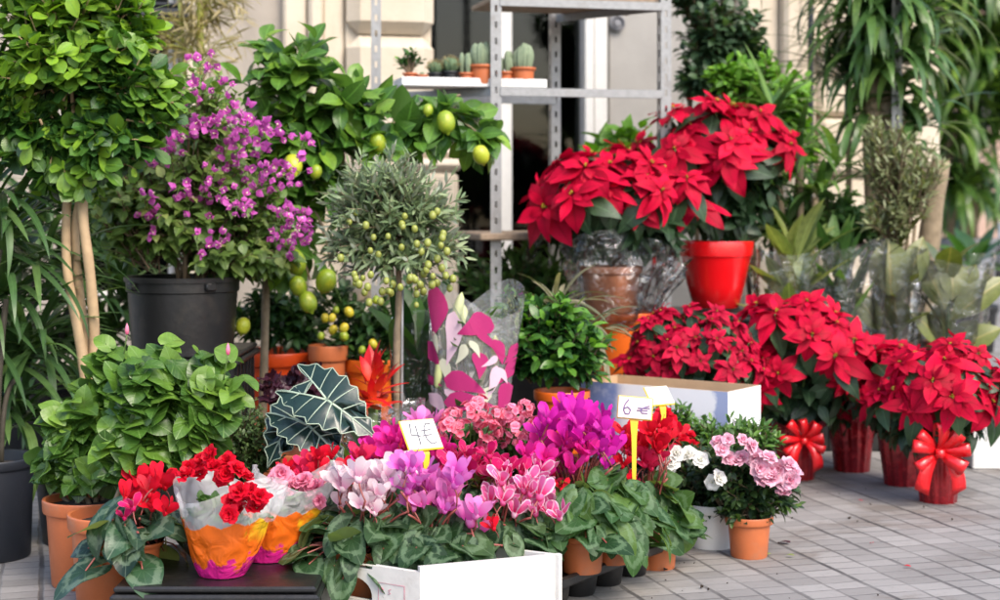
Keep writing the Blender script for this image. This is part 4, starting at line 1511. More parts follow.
# yucca with stout trunks
b = G(905, 427)
t = thing('yucca_tree', 'tall yucca with stout brown trunks and long arching leaves by the stone wall', 'yucca', b)
hidden_pot(t, 905, 427, .19, .36, 'greypot')
tr = [curve_pts(b + [-.06, 0, .3], b + [-.12, 0, .7], W(873, 70, 427), 12), curve_pts(b + [-.02, .02, .3], b + [-.08, 0, .7], W(886, 92, 427), 12), curve_pts(b + [.06, 0, .3], W(925, 250, 427), W(941, 160, 427), 12)]
for p in tr:
    mb = MB(); tube(mb, p, np.linspace(.042, .034, 12) * (1 + R.uniform(-.08, .08, 12)), 14); obj('trunk', mb, M['bark_grey'], t)
lf = MB()
for px, py, n, L in ((870, 20, 46, .36), (882, 45, 44, .36), (862, -10, 36, .36), (892, 0, 44, .4), (880, 75, 34, .32), (905, 60, 30, .34), (915, 20, 36, .36), (895, 100, 22, .3), (915, 130, 24, .3), (900, 150, 18, .26), (868, 110, 16, .26)):
    rosette(lf, W(px, py, 427), n, L, .036, T['swordd'], (-.2, 1.35))
obj('foliage', lf, M['dracaena'], t)
# hanging straggly grass on the wall
b = G(845, 424)
t = thing('grass_plant', 'dark thin leaved grassy plant hanging beside the yucca trunk', 'plant', b)
hidden_pot(t, 845, 424, .1, .25)
lf = MB()
c = W(848, 82, 424)
rosette(lf, c, 70, .36, .012, T['strap'], (.2, 1.4), 0)
obj('foliage', lf, M['shrub_dark'], t)
stems_obj(t, [curve_pts(b + [0, 0, .22], b + [.02, 0, .7], c)], [.011], 'bark_grey')

# corn plant in grey planter, far
gyc = 318
Dc = depth(gyc)
b = G(962, gyc)
t = thing('corn_plant', 'tall corn plant with broad drooping leaves in a round grey planter', 'corn plant', b)
zr = CAMZ - (238 - HOR) / F * Dc
add_pot(t, b, .235, zr, 'greypot', .82, rimh=.14)
stems_obj(t, [curve_pts(b + [dx, 0, zr * .85], b + [dx, 0, 1.4], W(x, y, gyc)) for dx, x, y in ((-.08, 930, 30), (0, 958, 0), (.08, 975, 60), (.02, 990, 20), (-.05, 945, 90))], [.03] * 5, 'bark_grey')
lf = MB()
for i in range(105):
    px = R.uniform(912, 1040); py = R.uniform(-60, 195)
    if py > 120 and px > 985: continue
    rosette(lf, W(px, py, gyc, R.uniform(-.35, .3)), 13, .56, .06, T['swordd'], (-.1, 1.1), .3)
obj('foliage', lf, M['corn'], t)
lf = MB()
b2 = G(955, 322)
t = thing('broad_leaf_plant', 'low glossy green plant in front of the round grey planter', 'plant', b2)
hidden_pot(t, 975, 352, .12, .25)
rosette(lf, W(972, 268, 352), 14, .3, .11, T['ell'], (.1, 1.3)); obj('foliage', lf, M['palm_green'], t)

# olive-like grey shrub
b = G(897, 446)
t = thing('grey_leaved_shrub', 'straggly grey green shrub with fine leaves in front of the yucca', 'shrub', b)
hidden_pot(t, 897, 446, .13, .3)
foliage_plant(t, 'shrub_grey', T['lance'], [(890, 155, 42, 42), (905, 190, 40, 38), (885, 215, 36, 34), (872, 130, 16, 22), (925, 165, 22, 34)], 446, W(895, 262, 446), 190, 11, .05, .010, tip=.3, twig_r=.0022, ang=(45, 30))
stems_obj(t, [curve_pts(b + [dx, 0, .26], b + [dx, 0, .4], W(x, 225, 446)) for dx, x in ((-.02, 885), (0, 897), (.02, 908), (.03, 915))], [.006] * 4, 'bark_grey')

# ================================================================== CRATES / STANDS
crate('long black crate under the wrapped plants at the back right', 755, 990, 452, 436, .24)
crate('black crate carrying the big glossy red pot', 678, 752, 456, 441, CAMZ - (311 - HOR) / sc(452))
crate('black crate under the blue and white carton', 598, 745, 511, 497, .125)
crate('black crate under the bougainvillea pot', 128, 238, 520, 496, CAMZ - (348 - HOR) / sc(508))
crate('black crate under the orange citrus pots', 240, 420, 486, 464, .12)
crate('black crate under the gardenia and the pink sleeve', 418, 590, 530, 508, .16)

# ================================================================== BIG POINSETTIAS
gy = 451
zb = CAMZ - (311 - HOR) / sc(456)
b = G(716, gy, zb)
t = thing('potted_poinsettia', 'large red poinsettia in a plain glossy red pot on the raised stand', 'poinsettia', b, 'poinsettias')
s_ = sc(gy)
hp = (311 - 243) / s_; r_ = 38 / s_
mb = MB()
lathe(mb, [(0, .003), (r_ * .56, .003), (r_ * .6, .006), (r_ * .76, hp * .35), (r_ * .9, hp * .72), (r_ * .93, hp * .78), (r_ * .965, hp * .785), (r_ * 1., hp * .98), (r_ * .99, hp), (r_ * .93, hp), (r_ * .9, hp * .9), (r_ * .6, hp * .4)], b, 56)
obj('pot', mb, M['redpot'], t, auto=50)
mb = MB(); lathe(mb, [(r_ * .9, hp * .86), (.0005, hp * .88)], b, 24); obj('soil', mb, M['soil'], t)
poinsettia(t, gy, (716, 143, 97, 45), 15, .125, [(700, 200, 52, 42), (742, 200, 48, 44), (715, 170, 72, 36), (662, 180, 26, 32), (770, 175, 22, 30)], b + [0, 0, hp], 'bract', .105, 90)

gy = 466
s_ = sc(gy)
zo = CAMZ - (312 - HOR) / s_
b = G(623, gy, 0)
mb = MB(); 
pot_mesh(mb, b, 31 / s_, zo, .84, rimh=.05)
o = obj('tall_planter', mb, M['orange'], base=b, auto=50)
tag(o, 'tall plain orange planter standing under the clay poinsettia pot', 'planter')
b = G(611, gy, zo)
mbx = thing('potted_poinsettia', 'red poinsettia in a brown clay pot with torn cellophane around it', 'poinsettia', b, 'poinsettias')
add_pot(mbx, b, 31 / s_, 46 / s_, 'terra_clay', .82)
poinsettia(mbx, gy, (611, 188, 100, 40), 15, .125, [(612, 222, 74, 34), (575, 228, 44, 30), (655, 225, 42, 32)], b + [0, 0, 46 / s_], 'bract', .10, 80)
fn = sleeve_fn(b + [0, 0, -.03], b + [.02, 0, .22], .115, .17, .95, 3, .13, .03)
sleeve_obj(mbx, 'cellophane', fn, 'film_t')
fn = sleeve_fn(b + [.1, -.02, -.02], b + [.16, -.04, .14], .02, .055, .6, 9, .3, .03)
sleeve_obj(mbx, 'cellophane', fn, 'film', 40, 12)

# ================================================================== SMALL POINSETTIAS, RED FOIL
def foil_poinsettia(label, px, gy, pot, head, stars, S, leaves, mat, withbow=None, seed=0, nleaf=40, flare=.5):
    b = G(px, gy)
    t = thing('potted_poinsettia', label, 'poinsettia', b, 'poinsettias')
    foil_pot(t, b, pot[0], pot[1], seed, flare)
    poinsettia(t, gy, head, stars, S, leaves, b + [0, 0, pot[1] * .85], mat, .085, nleaf)
    if withbow:
        c = W(withbow[0], withbow[1], gy, -pot[0] * 1.45)
        bow(t, c, withbow[2], seed + 3)
    return t


foil_poinsettia('dark red small starred poinsettia behind the blue and white carton', 692, 489, (.075, .22), (690, 348, 80, 46), 28, .064, [(690, 365, 66, 28), (640, 372, 26, 24)], 'bract_deep', None, 1, 60)
foil_poinsettia('bushy red poinsettia in foil with a large bow right of the carton', 797, 478, (.062, .16), (795, 350, 98, 62), 20, .108, [(800, 392, 70, 26), (770, 395, 40, 24)], 'bract', (803, 440, .070), 2, 60)
foil_poinsettia('poinsettia in plain red foil without a bow between the two bowed pots', 852, 470, (.064, .17), (855, 375, 60, 44), 14, .09, [(850, 405, 36, 22)], 'bract', None, 3, 30, .3)
foil_poinsettia('poinsettia in red foil just behind the foremost bowed pot', 902, 484, (.062, .17), (893, 384, 56, 46), 14, .09, [(895, 412, 40, 22)], 'bract', None, 4, 30, .45)
foil_poinsettia('foremost red poinsettia in foil with a shiny bow at the right edge', 938, 501, (.060, .165), (946, 380, 82, 42), 20, .094, [(940, 420, 62, 20), (905, 420, 24, 20)], 'bract', (938, 452, .088), 5, 50)

# white box right
b = G(1020, 470)
mb = MB(); h_ = 46 / sc(470)
box(mb, b + [0.02, .12, h_ / 2], (.30, .24, h_), math.radians(-4), .004); box(mb, b + [0.02, .12, h_ + .006], (.306, .246, .012), math.radians(-4), .003)
tag(obj('foam_box', mb, M['white'], base=b, smooth=False), 'plain white foam box on the ground at the right edge', 'box')

# ================================================================== WRAPPED FOLIAGE PLANTS
def wrapped(label, px, gy, zbase, ztop, r0, r1, leafmat, tplname, n, L, Wd, seed, el=(.5, 1.4), film='film_s', cat='wrapped plant', name='wrapped_plant', pot='terra', lift=.4, lean=0., green=None, crink=.1):
    b = G(px, gy, zbase)
    t = thing(name, label, cat, b)
    add_pot(t, b, r0 * .9, .1, pot)
    lf = MB()
    for k in range(3):
        rosette(lf, b + [R.uniform(-.02, .02), 0, .1 + k * (ztop - zbase) * lift * .5], n // 3 + 1, L, Wd, T[tplname], el)
    obj('foliage', lf, M[leafmat], t)
    mb = MB(); tube(mb, [b + [0, 0, .08], b + [0, 0, .1 + (ztop - zbase) * lift]], .006, 6); obj('stem', mb, M['stalk'], t)
    fn = sleeve_fn(b, b + [lean, 0, ztop - zbase], r0, r1, .8, seed, crink, .02)
    sleeve_obj(t, 'cellophane', fn, film)
    return t


wrapped('cellophane wrapped croton with yellow green leaves beside the red pot', 790, 450, .24, CAMZ - 48 / sc(450), .085, .14, 'croton', 'ell', 30, .24, .07, 11, (.8, 1.5), lift=.6)
wrapped('cellophane wrapped pale green plant between the croton and the rubber plants', 842, 447, .24, CAMZ - 44 / sc(447), .085, .13, 'shrub_mid', 'lance', 24, .26, .045, 12, (.9, 1.5), lift=.5)
t = wrapped('wrapped rubber plant with one broad olive leaf facing forward', 888, 446, .24, CAMZ - 52 / sc(446), .085, .14, 'rubber', 'ell', 9, .2, .1, 13, (.8, 1.5), lift=.6)
lf = MB()
for x, y, ax_, L, w_ in ((890, 296, (.0, -.12, 1), .19, .15), (905, 290, (.35, -.1, 1), .19, .09), (880, 330, (-.5, -.3, .8), .15, .08)):
    place(lf, T['ell'][:1], [W(x, y, 446, -.06)], [ax_], [(-.05, -1, .25)], L, w_, .45)
obj('broad_leaf', lf, M['rubber'], t)
t = wrapped('wrapped rubber plant with spreading olive leaves at the far right', 948, 445, .24, CAMZ - 60 / sc(445), .09, .15, 'rubber', 'ell', 8, .2, .1, 14, (.4, 1.4), lift=.5)
lf = MB()
for x, y, ax_, n_, L, w_ in ((950, 320, (.8, -.15, .75), (-.3, -1, .5), .25, .1), (945, 310, (-.35, -.1, 1), (.2, -1, .2), .2, .11), (952, 300, (.1, .1, 1), (0, -1, .2), .16, .1), (945, 345, (-.5, -.3, .6), (0, -.9, .5), .16, .09), (955, 350, (.7, -.3, .5), (0, -.9, .6), .17, .09)):
    place(lf, T['ell'][1:2], [W(x, y, 445, -.05)], [ax_], [n_], L, w_, .5)
obj('broad_leaf', lf, M['rubber'], t)
# ================================================================== LEFT: TREES AND LARGE PLANTS
# standard ficus
gy = 540
b = G(82, gy)
t = thing('ficus_tree', 'standard ficus with braided pale trunks and a dense round crown at the left', 'ficus', b)
s_ = sc(gy)
add_pot(t, b, .115, .19, 'black')
k = lambda x, y, dd=0.: W(x, y, gy, dd)
top = k(80, 190)
for i, (pts, rr) in enumerate((([b + [.02, 0, .16], k(88, 400, -.01), k(80, 340, -.015), k(66, 270, 0), k(66, 215, .01), k(68, 188)], .0115),
                               ([b + [.0, .01, .16], k(86, 400, .02), k(96, 345, .012), k(90, 270, -.02), k(82, 215, -.012), k(84, 170)], .0125),
                               ([b + [.01, -.02, .16], k(84, 400, -.03), k(86, 345, .03), k(77, 270, .03), k(74, 215, .02), k(95, 165)], .0105))):
    P = np.array(pts); tt = np.linspace(0, len(P) - 1, 26)
    P = np.stack([np.interp(tt, range(len(P)), P[:, j]) for j in range(3)], 1)
    for _ in range(3): P[1:-1] = (P[:-2] + 2 * P[1:-1] + P[2:]) / 4
    mb = MB(); tube(mb, P, rr * np.linspace(1.15, .9, 26) * (1 + R.uniform(-.04, .04, 26)), 12); obj('trunk', mb, M['bark_pale'], t)
mb = MB()
br = []
for (x, y) in ((40, 120), (20, 150), (70, 60), (115, 60), (130, 120), (90, 100), (55, 30), (110, 10), (150, 150), (20, 60), (100, 155)):
    tube(mb, curve_pts(k(82, 172), k((82 + x) / 2 - 3, (172 + y) / 2 + 12, R.uniform(-.05, .05)), k(x, y, R.uniform(-.12, .08)), 8), np.linspace(.009, .003, 8), 7)
obj('limbs', mb, M['bark_pale'], t)
lf, tw = MB(), MB()
for (x, y, rx, ry, n) in ((55, 55, 82, 75, 95), (122, 78, 56, 62, 52), (30, 135, 60, 48, 50), (105, 150, 62, 44, 48), (60, -5, 80, 50, 50), (125, 15, 42, 45, 26), (-15, 90, 50, 90, 34), (70, 175, 50, 24, 20), (158, 105, 30, 44, 24)):
    c = k(x, y); rad = np.array([rx, rx * .9, ry]) / s_
    e = ends_in(c, rad * .92, n, (.45, 1.), -.8, .35)
    shoots(lf, tw, k(80, 130) * .45 + c * .55 + R.normal(size=(len(e), 3)) * .02, e, T['obov'], .067, .041, 11, start=.35, ang=(75, 40), droop=.05, up=.5, tip=.6, tipsize=.75, twig_r=.0022, lighter=.28 if y < 75 else 0.)  # upper clumps of the crown get a lighter leaf colour
obj('crown', lf, M['ficus'], t); obj('twigs', tw, M['bark_pale'], t)

# strap plant in slate pot, left edge
gy = 556
b = G(-12, gy)
t = thing('strap_leaf_plant', 'dark strap leaved plant arching out of a slate blue pot at the left edge', 'plant', b)
s_ = sc(gy)
add_pot(t, b, 47 / s_, 100 / s_, 'slate', .88, rimh=.1)
stems_obj(t, [curve_pts(b + [dx, 0, .2], b + [dx, 0, .4], W(x, y, gy, .1)) for dx, x, y in ((-.03, 0, 250), (.02, 6, 300), (.03, 18, 380), (0, -20, 200))], [.007, .007, .006, .007], 'bark_dark')
lf = MB()
for x, y, n, L in ((-5, 205, 46, .34), (5, 250, 46, .36), (10, 300, 46, .34), (15, 360, 40, .3), (10, 410, 34, .26), (-20, 330, 30, .34), (40, 350, 30, .3), (30, 420, 30, .26), (45, 260, 20, .3)):
    rosette(lf, W(x - 8, y, gy, .25), n, L, .021, T['strap'], (-.1, 1.3), .1)
obj('foliage', lf, M['strap_dark'], t)
# second, deeper strap plant fills the gap behind the ficus trunk
gy = 474
b = G(40, gy)
t = thing('strap_leaf_plant', 'shaded strap leaved plant behind the braided ficus trunk', 'plant', b)
add_pot(t, b, .16, .30, 'black')
lf = MB()
for x, y, n, L in ((40, 215, 50, .34), (70, 280, 54, .36), (100, 240, 50, .34), (60, 350, 50, .32), (110, 330, 40, .3), (20, 270, 40, .36), (125, 300, 30, .3), (95, 390, 30, .3), (40, 400, 34, .3)):
    rosette(lf, W(x, y, gy, .05), n, L, .022, T['strap'], (-.1, 1.3), .05)
obj('foliage', lf, M['strap_dark'], t)
stems_obj(t, [curve_pts(b + [dx, 0, .2], b + [dx, 0, .4], W(x, y, gy, .08)) for dx, x, y in ((-.03, 40, 220), (.0, 70, 285), (.03, 100, 245), (.02, 110, 330))], [.010] * 4, 'bark_dark')

# bamboo at the back, top
gy = 452
b = G(197, gy)
t = thing('bamboo_plant', 'thin yellow green bamboo cane with dry straw leaves against the plaster wall', 'bamboo', b)
add_pot(t, b, .1, .25, 'black')
mb = MB(); p = np.linspace(b + [0, 0, .2], W(201, -60, gy), 14); tube(mb, p, [.011 if i % 2 else .0125 for i in range(14)], 10)
p = np.linspace(b + [.03, 0, .2], W(176, -60, gy, .1), 8); tube(mb, p, .008, 8)
obj('cane', mb, M['cane'], t)
lf, tw = MB(), MB()
for x, y, n, mat in ((185, 25, 30, 0), (215, 5, 20, 0), (165, 45, 20, 0), (225, 50, 12, 0), (200, -10, 20, 0), (240, -5, 10, 0)):
    e = ends_in(W(x, y, gy), np.array([34, 26, 30]) / sc(gy), n, (.4, 1), -.9, .1)
    shoots(lf, tw, W(198, y + 10, gy), e, T['lance'], .085, .010, 6, start=.5, ang=(50, 30), droop=.3, jit=.4, tip=.2, twig_r=.0012)
obj('foliage', lf, M['dry'], t); obj('twigs', tw, M['cane'], t)
mb = MB(); wallbox(mb, 134, 186, wz(22, 160), wz(11, 160), .002, .16, .008)
wallbox(mb, 130, 190, wz(11, 160), wz(8, 160), .0, .17, .004)
tag(obj('window_planter', mb, M['slate'], base=np.array([0, WD, 0]) + EU * wu(160)[0], smooth=False), 'dark green planter box on the window ledge behind the bamboo', 'planter')

# bougainvillea in a black tub
gy = 508
s_ = sc(gy)
zb = CAMZ - (348 - HOR) / s_
b = G(183, gy, zb)
t = thing('bougainvillea', 'purple flowering bougainvillea spilling over a large black tub', 'bougainvillea', b)
r_ = 57 / s_; hp = 72 / s_
mb = MB()
lathe(mb, [(0, .004), (r_ * .84, .004), (r_ * .88, .0), (r_ * .95, hp * .78), (r_ * .95, hp * .785), (r_ * .98, hp * .80), (r_ * .985, hp * .93), (r_ * 1.02, hp * .935), (r_ * 1.025, hp * .99), (r_ * 1.01, hp), (r_ * .95, hp), (r_ * .93, hp * .8)], b, 64)
for a in (.9, 2.4, 4.0): box(mb, b + [math.cos(-a) * r_ * .99, math.sin(-a) * r_ * .99, hp * .88], (.02, .03, hp * .12), -a, .004)
obj('pot', mb, M['black'], t, auto=40)
mb = MB(); lathe(mb, [(r_ * .93, hp * .86), (.0005, hp * .88)], b, 24); obj('soil', mb, M['soil'], t)
bz = b + [0, 0, hp]
mb = MB()
for x, y in ((190, 110), (150, 180), (230, 160), (260, 200), (205, 70), (140, 230), (280, 240), (215, 200)):
    tube(mb, curve_pts(bz + [R.uniform(-.03, .03), R.uniform(-.03, .03), -.04], (bz + W(x, y, gy)) / 2 + [0, 0, .06], W(x, y, gy, R.uniform(-.1, .08)), 8), np.linspace(.007, .0025, 8), 6)
obj('stem', mb, M['bark'], t)
foliage_plant(t, 'bougain', T['ovate'], [(200, 190, 90, 78), (145, 215, 72, 62), (250, 215, 55, 60), (205, 110, 42, 55), (275, 245, 32, 40), (225, 255, 80, 32), (135, 195, 40, 50)], gy, bz, 370, 9, .05, .036, tip=.35, droop=.3, face=.5)
BM = []
for _ in range(4):
    mb = MB()
    for _k in range(3):
        a = R.uniform(0, 6) + np.arange(3) * 2 * PI / 3
        o3 = R.normal(size=3) * [.016, .016, .012]
        q = np.array(frame_rot(unit(R.normal(size=3) + [0, 0, .8])))
        out = np.stack([np.cos(a), np.sin(a), 0 * a], 1)
        e = R.uniform(.5, 1.25, 3)
        up3 = np.array([0, 0, 1.])
        place(mb, tp('ovate', 5, (-.5, .4), .25, .1), o3 + out * .002, (out * np.cos(e)[:, None] + up3 * np.sin(e)[:, None]) @ q.T, (up3 * np.cos(e)[:, None] - out * np.sin(e)[:, None]) @ q.T, .019 * R.uniform(.7, 1.1), .018, R.uniform(0, 1., 3))
        tube(mb, [o3, o3 + q[:, 2] * .01, o3 + q[:, 2] * .013], [.0008, .001, .002], 6, m=1)
        tube(mb, curve_pts((0, 0, -.018), o3 * .5 + [0, 0, -.012], o3 + q[:, 2] * .003, 5), .0009, 5, m=2)
    BM.append(mesh_of(mb, 'bougainvillea_flower', [M['p_boug'], M['p_white_eye'], M['stalk']]))
fl = []
for (x, y, rx, ry, n) in ((228, 112, 24, 18, 8), (205, 70, 12, 18, 5), (255, 130, 30, 22, 11), (228, 160, 34, 26, 11), (268, 165, 28, 24, 12), (285, 200, 20, 24, 8), (205, 185, 24, 22, 6), (248, 198, 30, 20, 8), (190, 130, 16, 20, 5), (212, 235, 12, 12, 4), (300, 245, 10, 12, 4), (165, 160, 20, 20, 5), (140, 205, 26, 26, 4), (270, 235, 16, 14, 4), (180, 95, 12, 10, 3)):
    for i in range(n):
        fl.append((x + R.normal() * rx * .62, y + R.normal() * ry * .62))
for (x, y) in fl[:99]:
    n = unit(np.array([.1, -.7, .35]) + R.normal(size=3) * .6)
    inst('flower_cluster', BM[R.integers(0, 4)], t, W(x, y, gy, -.17 + R.uniform(-.04, .1)), frame_rot(n, R.uniform(0, 6)), R.uniform(.85, 1.25))

# lemon tree
gy = 495
s_ = sc(gy)
b = G(262, gy)
t = thing('lemon_tree', 'lemon tree with large green lemons and a long branch reaching right', 'lemon tree', b)
add_pot(t, b, .1, .2, 'terra')
k = lambda x, y, dd=0.: W(x, y, gy, dd)
P = curve_pts(b + [0, 0, .17], k(264, 380), k(266, 280), 12); P2 = curve_pts(k(266, 280), k(270, 220), k(300, 150, .05), 10)
mb = MB(); tube(mb, np.concatenate([P, P2[1:]]), np.linspace(.0125, .009, 21) * (1 + R.uniform(-.06, .06, 21)), 12); obj('trunk', mb, M['bark_grey'], t)
mb = MB()
for q in ([(300, 150), (360, 125), (420, 120)], [(420, 120), (450, 105), (492, 145)], [(300, 150), (285, 100), (300, 55)], [(285, 200), (320, 190), (330, 260)], [(275, 240), (300, 240), (310, 280)], [(420, 120), (440, 100), (460, 95)], [(300, 150), (330, 110), (350, 90)]):
    tube(mb, curve_pts(k(*q[0], .03), k(*q[1]), k(*q[2], -.03), 8), np.linspace(.007, .003, 8), 7)
obj('limbs', mb, M['bark_grey'], t)
lf, tw = MB(), MB()
for (x, y, rx, ry, n, ox, oy) in ((290, 72, 55, 38, 24, 290, 110), (285, 130, 48, 42, 24, 290, 130), (350, 112, 48, 28, 18, 330, 120), (330, 148, 55, 30, 20, 310, 150), (405, 136, 50, 22, 15, 390, 130), (455, 120, 32, 18, 8, 440, 122), (480, 145, 26, 20, 7, 470, 132), (260, 190, 50, 55, 26, 275, 190), (320, 200, 40, 45, 20, 295, 190), (300, 260, 42, 30, 12, 290, 240)):
    e = ends_in(k(x, y), np.array([rx, rx * .8, ry]) / s_ * .96, int(n * .85), (.4, 1.1), -.6, .4)
    shoots(lf, tw, k(ox, oy), e, T['lem'], .112, .064, 6, start=.35, ang=(70, 40), droop=.12, up=.55, tip=.35, twig_r=.002)
obj('crown', lf, M['lemon'], t); obj('twigs', tw, M['stalk'], t)
LM = [fruit_mesh('lemon', .0225, .056, True, 'lemonfruit'), fruit_mesh('lemon', .0225, .054, True, 'lemonripe')]
for (x, y, w, kk) in ((446, 122, 1.1, 0), (481, 155, .98, 1), (378, 143, 1.0, 0), (293, 165, 1.1, 1), (295, 262, 1.25, 0), (308, 302, 1.05, 0), (298, 286, 1.0, 0), (326, 281, 1.2, 0), (243, 326, .85, 1), (316, 172, .7, 0), (428, 110, .6, 0)):
    p = k(x, y, -.13 if y > 150 else -.09)
    rot = Matrix.Rotation(PI + R.uniform(-.5, .5), 3, 'X') @ Matrix.Rotation(R.uniform(-.4, .4), 3, 'Y')
    inst('lemon', LM[kk], t, p, rot.inverted() if False else rot @ Matrix.Rotation(PI, 3, 'X'), w)

# kumquat trees
KM = fruit_mesh('kumquat', .0155, .037, False, 'kumfruit', 14)
KG = fruit_mesh('kumquat', .0155, .036, False, 'lemonfruit', 14)
for lab, px, gy, rim, rp, mat, cl, fr in (
    ('dark leaved kumquat in the big orange red pot behind the lemon stem', 276, 476, 350, 44, 'orange_red', [(252, 322, 26, 22), (300, 318, 36, 32), (290, 336, 36, 12), (275, 298, 30, 28)], [(336, 310), (333, 330), (325, 318)]),
    ('kumquat tree with small yellow fruit behind the olive trunk', 372, 480, 358, 30, 'orange', [(360, 320, 46, 36), (400, 330, 36, 34), (345, 345, 34, 24), (385, 360, 36, 18), (340, 295, 30, 24), (415, 300, 30, 26)], [(344, 336), (373, 344), (386, 322), (362, 350), (405, 348), (349, 312), (321, 336), (332, 318), (344, 328), (376, 300), (398, 318)])):
    s_ = sc(gy)
    zr = CAMZ - (rim - HOR) / s_
    b = G(px, gy, .12)
    t = thing('kumquat_tree', lab, 'kumquat', b)
    add_pot(t, b, rp / s_, zr - .12, mat, .72)
    c0 = b + [0, 0, zr - .12]
    foliage_plant(t, 'kumquat', T['ell'], cl, gy, c0, 110, 8, .058, .024, tip=.2, droop=.3, twigmat='stalk')
    for i, (x, y) in enumerate(fr):
        inst('kumquat', KM if i % 3 else KG, t, W(x, y, gy, -.13), Matrix.Rotation(R.uniform(-.5, .5), 3, 'Y'), R.uniform(.6, .85))
    mb = MB(); tube(mb, curve_pts(c0 - [0, 0, .02], c0 + [0, 0, .05], W(cl[0][0], cl[0][1], gy), 6), .006, 7); obj('stem', mb, M['bark'], t)
# orange pot fragments between: a small clay pot behind the purple leaves
b = G(328, 484, .12)
t = thing('empty_pot', 'small terracotta pot between the two kumquat trees', 'pot', b)
add_pot(t, b, .055, CAMZ - (345 - HOR) / sc(484) - .12, 'terra')

# olive standard
gy = 532
s_ = sc(gy)
b = G(396, gy)
t = thing('olive_tree', 'small standard olive tree with a round grey green crown full of olives', 'olive tree', b)
add_pot(t, b, .085, .17, 'terra')
k = lambda x, y, dd=0.: W(x, y, gy, dd)
P = np.concatenate([curve_pts(b + [0, 0, .14], k(396, 400), k(397, 330), 10), curve_pts(k(397, 330), k(400, 300), k(398, 255), 8)[1:]])
mb = MB(); tube(mb, P, np.linspace(.0098, .0075, 17) * (1 + R.uniform(-.08, .08, 17)), 10); obj('trunk', mb, M['bark_grey'], t)
mb = MB(); tube(mb, np.linspace(b + [.014, -.01, .12], k(402, 290, .012), 5), .0042, 8); obj('stake', mb, M['steel'], t)
lf, tw = MB(), MB()
for (x, y, rx, ry, n) in ((390, 222, 66, 56, 70), (358, 196, 38, 44, 40), (424, 208, 40, 44, 40), (395, 262, 60, 34, 44), (442, 248, 28, 28, 18), (388, 178, 40, 32, 34), (345, 245, 32, 36, 24)):
    e = ends_in(k(x, y), np.array([rx, rx, ry]) / s_ * 1.02, n, (.35, 1.08), -.7, .25)
    shoots(lf, tw, k(396, 250) * .5 + k(x, y) * .5, e, T['lance'], .048, .0115, 14, start=.3, ang=(50, 30), droop=-.05, up=.4, tip=.35, twig_r=.0012)
obj('crown', lf, M['olive'], t); obj('twigs', tw, M['bark_grey'], t)
OM = fruit_mesh('olive', .0078, .019, False, 'olivefruit', 12)
cand = [(R.uniform(340, 455), R.uniform(205, 300)) for _ in range(160)]
cand = [(x, y) for x, y in cand if ((x - 395) / 58) ** 2 + ((y - 245) / 58) ** 2 < 1]
pts = cand[:30] + [(402 + R.normal() * 22, 286 + R.normal() * 9) for _ in range(13)] + [(428 + R.normal() * 12, 275 + R.normal() * 9) for _ in range(9)] + [(375 + R.normal() * 10, 286 + R.normal() * 8) for _ in range(8)]
for (x, y) in pts:
    inst('olive', OM, t, k(x, y, -.13 + R.uniform(-.02, .04)), Matrix.Rotation(R.uniform(-.5, .5), 3, 'X'), R.uniform(.75, 1.15))

# hibiscus bushes
for lab, px, gy, rim, rp, cl, seed in (
    ('leafy hibiscus in the left of two terracotta pots', 88, 583, 497, 44, [(75, 415, 56, 66), (120, 375, 58, 42), (60, 455, 40, 40), (95, 460, 50, 34)], 1),
    ('leafy hibiscus in the right of two terracotta pots', 114, 606, 512, 45, [(165, 415, 58, 62), (212, 385, 46, 46), (140, 450, 54, 42), (195, 435, 46, 36), (150, 365, 46, 34)], 2)):
    s_ = sc(gy)
    b = G(px, gy)
    t = thing('potted_hibiscus', lab, 'hibiscus', b, 'hibiscus bushes in terracotta pots')
    hp = (gy - rim) / s_
    add_pot(t, b, rp / s_, hp, 'terra', .8, fill=.9)
    c0 = b + [0, 0, hp * .85]
    mb = MB()
    for c in cl:
        for _ in range(2):
            x, y = c[0] + R.normal() * c[2] * .3, c[1] + R.normal() * c[3] * .3
            e = W(x, y, gy, R.uniform(.0, .14)); o_ = c0 + R.normal(size=3) * [.02, .02, 0]
            tube(mb, curve_pts(o_, (o_ + e) / 2 + R.normal(size=3) * .02, e, 8), np.linspace(.006, .0028, 8), 7)
    obj('stem', mb, M['bark_grey'], t)
    lf, tw = MB(), MB()
    tot = sum(c[2] * c[3] for c in cl)
    for c in cl:
        p = W(c[0], c[1], gy); rad = np.array([c[2], c[2] * .8, c[3]]) / s_
        e = ends_in(p, rad * .85, int(60 * c[2] * c[3] / tot) + 5, (.5, 1.), -.8, .4)
        shoots(lf, tw, p * .6 + c0 * .4, e, T['hib'], .066, .10, 6, start=.35, ang=(75, 50), droop=.22, up=.55, tip=.4, tipsize=.62, twig_r=.0018, face=.8, jit=.34)
    obj('foliage', lf, M['hibiscus'], t); obj('twigs', tw, M['stalk'], t)
    for q in ([(127, 330)] if seed == 1 else [(228, 350)]):
        mb = MB(); p = W(q[0], q[1], gy, -.06)
        lathe(mb, [(.0005, -.010), (.0035, -.008), (.0045, 0), (.003, .008), (.0005, .014)], p, 10)
        tube(mb, curve_pts(p - [0, 0, .009], p - [.004, 0, .03], p - [.012, -.02, .06], 6), .0015, 6, m=1)
        obj('bud', mb, [M['p_rose'], M['stalk']], t)

# fine-leaved small shrub
b = G(243, 562)
t = thing('fine_leaved_shrub', 'small round shrub with tiny leaves between hibiscus and alocasia', 'shrub', b)
add_pot(t, b, .07, .12, 'terra')
foliage_plant(t, 'box_leaf', T['small'], [(240, 425, 40, 36), (262, 445, 26, 40), (235, 460, 34, 34)], 562, b + [0, 0, .14], 260, 13, .017, .009, tip=.3, twig_r=.0008)

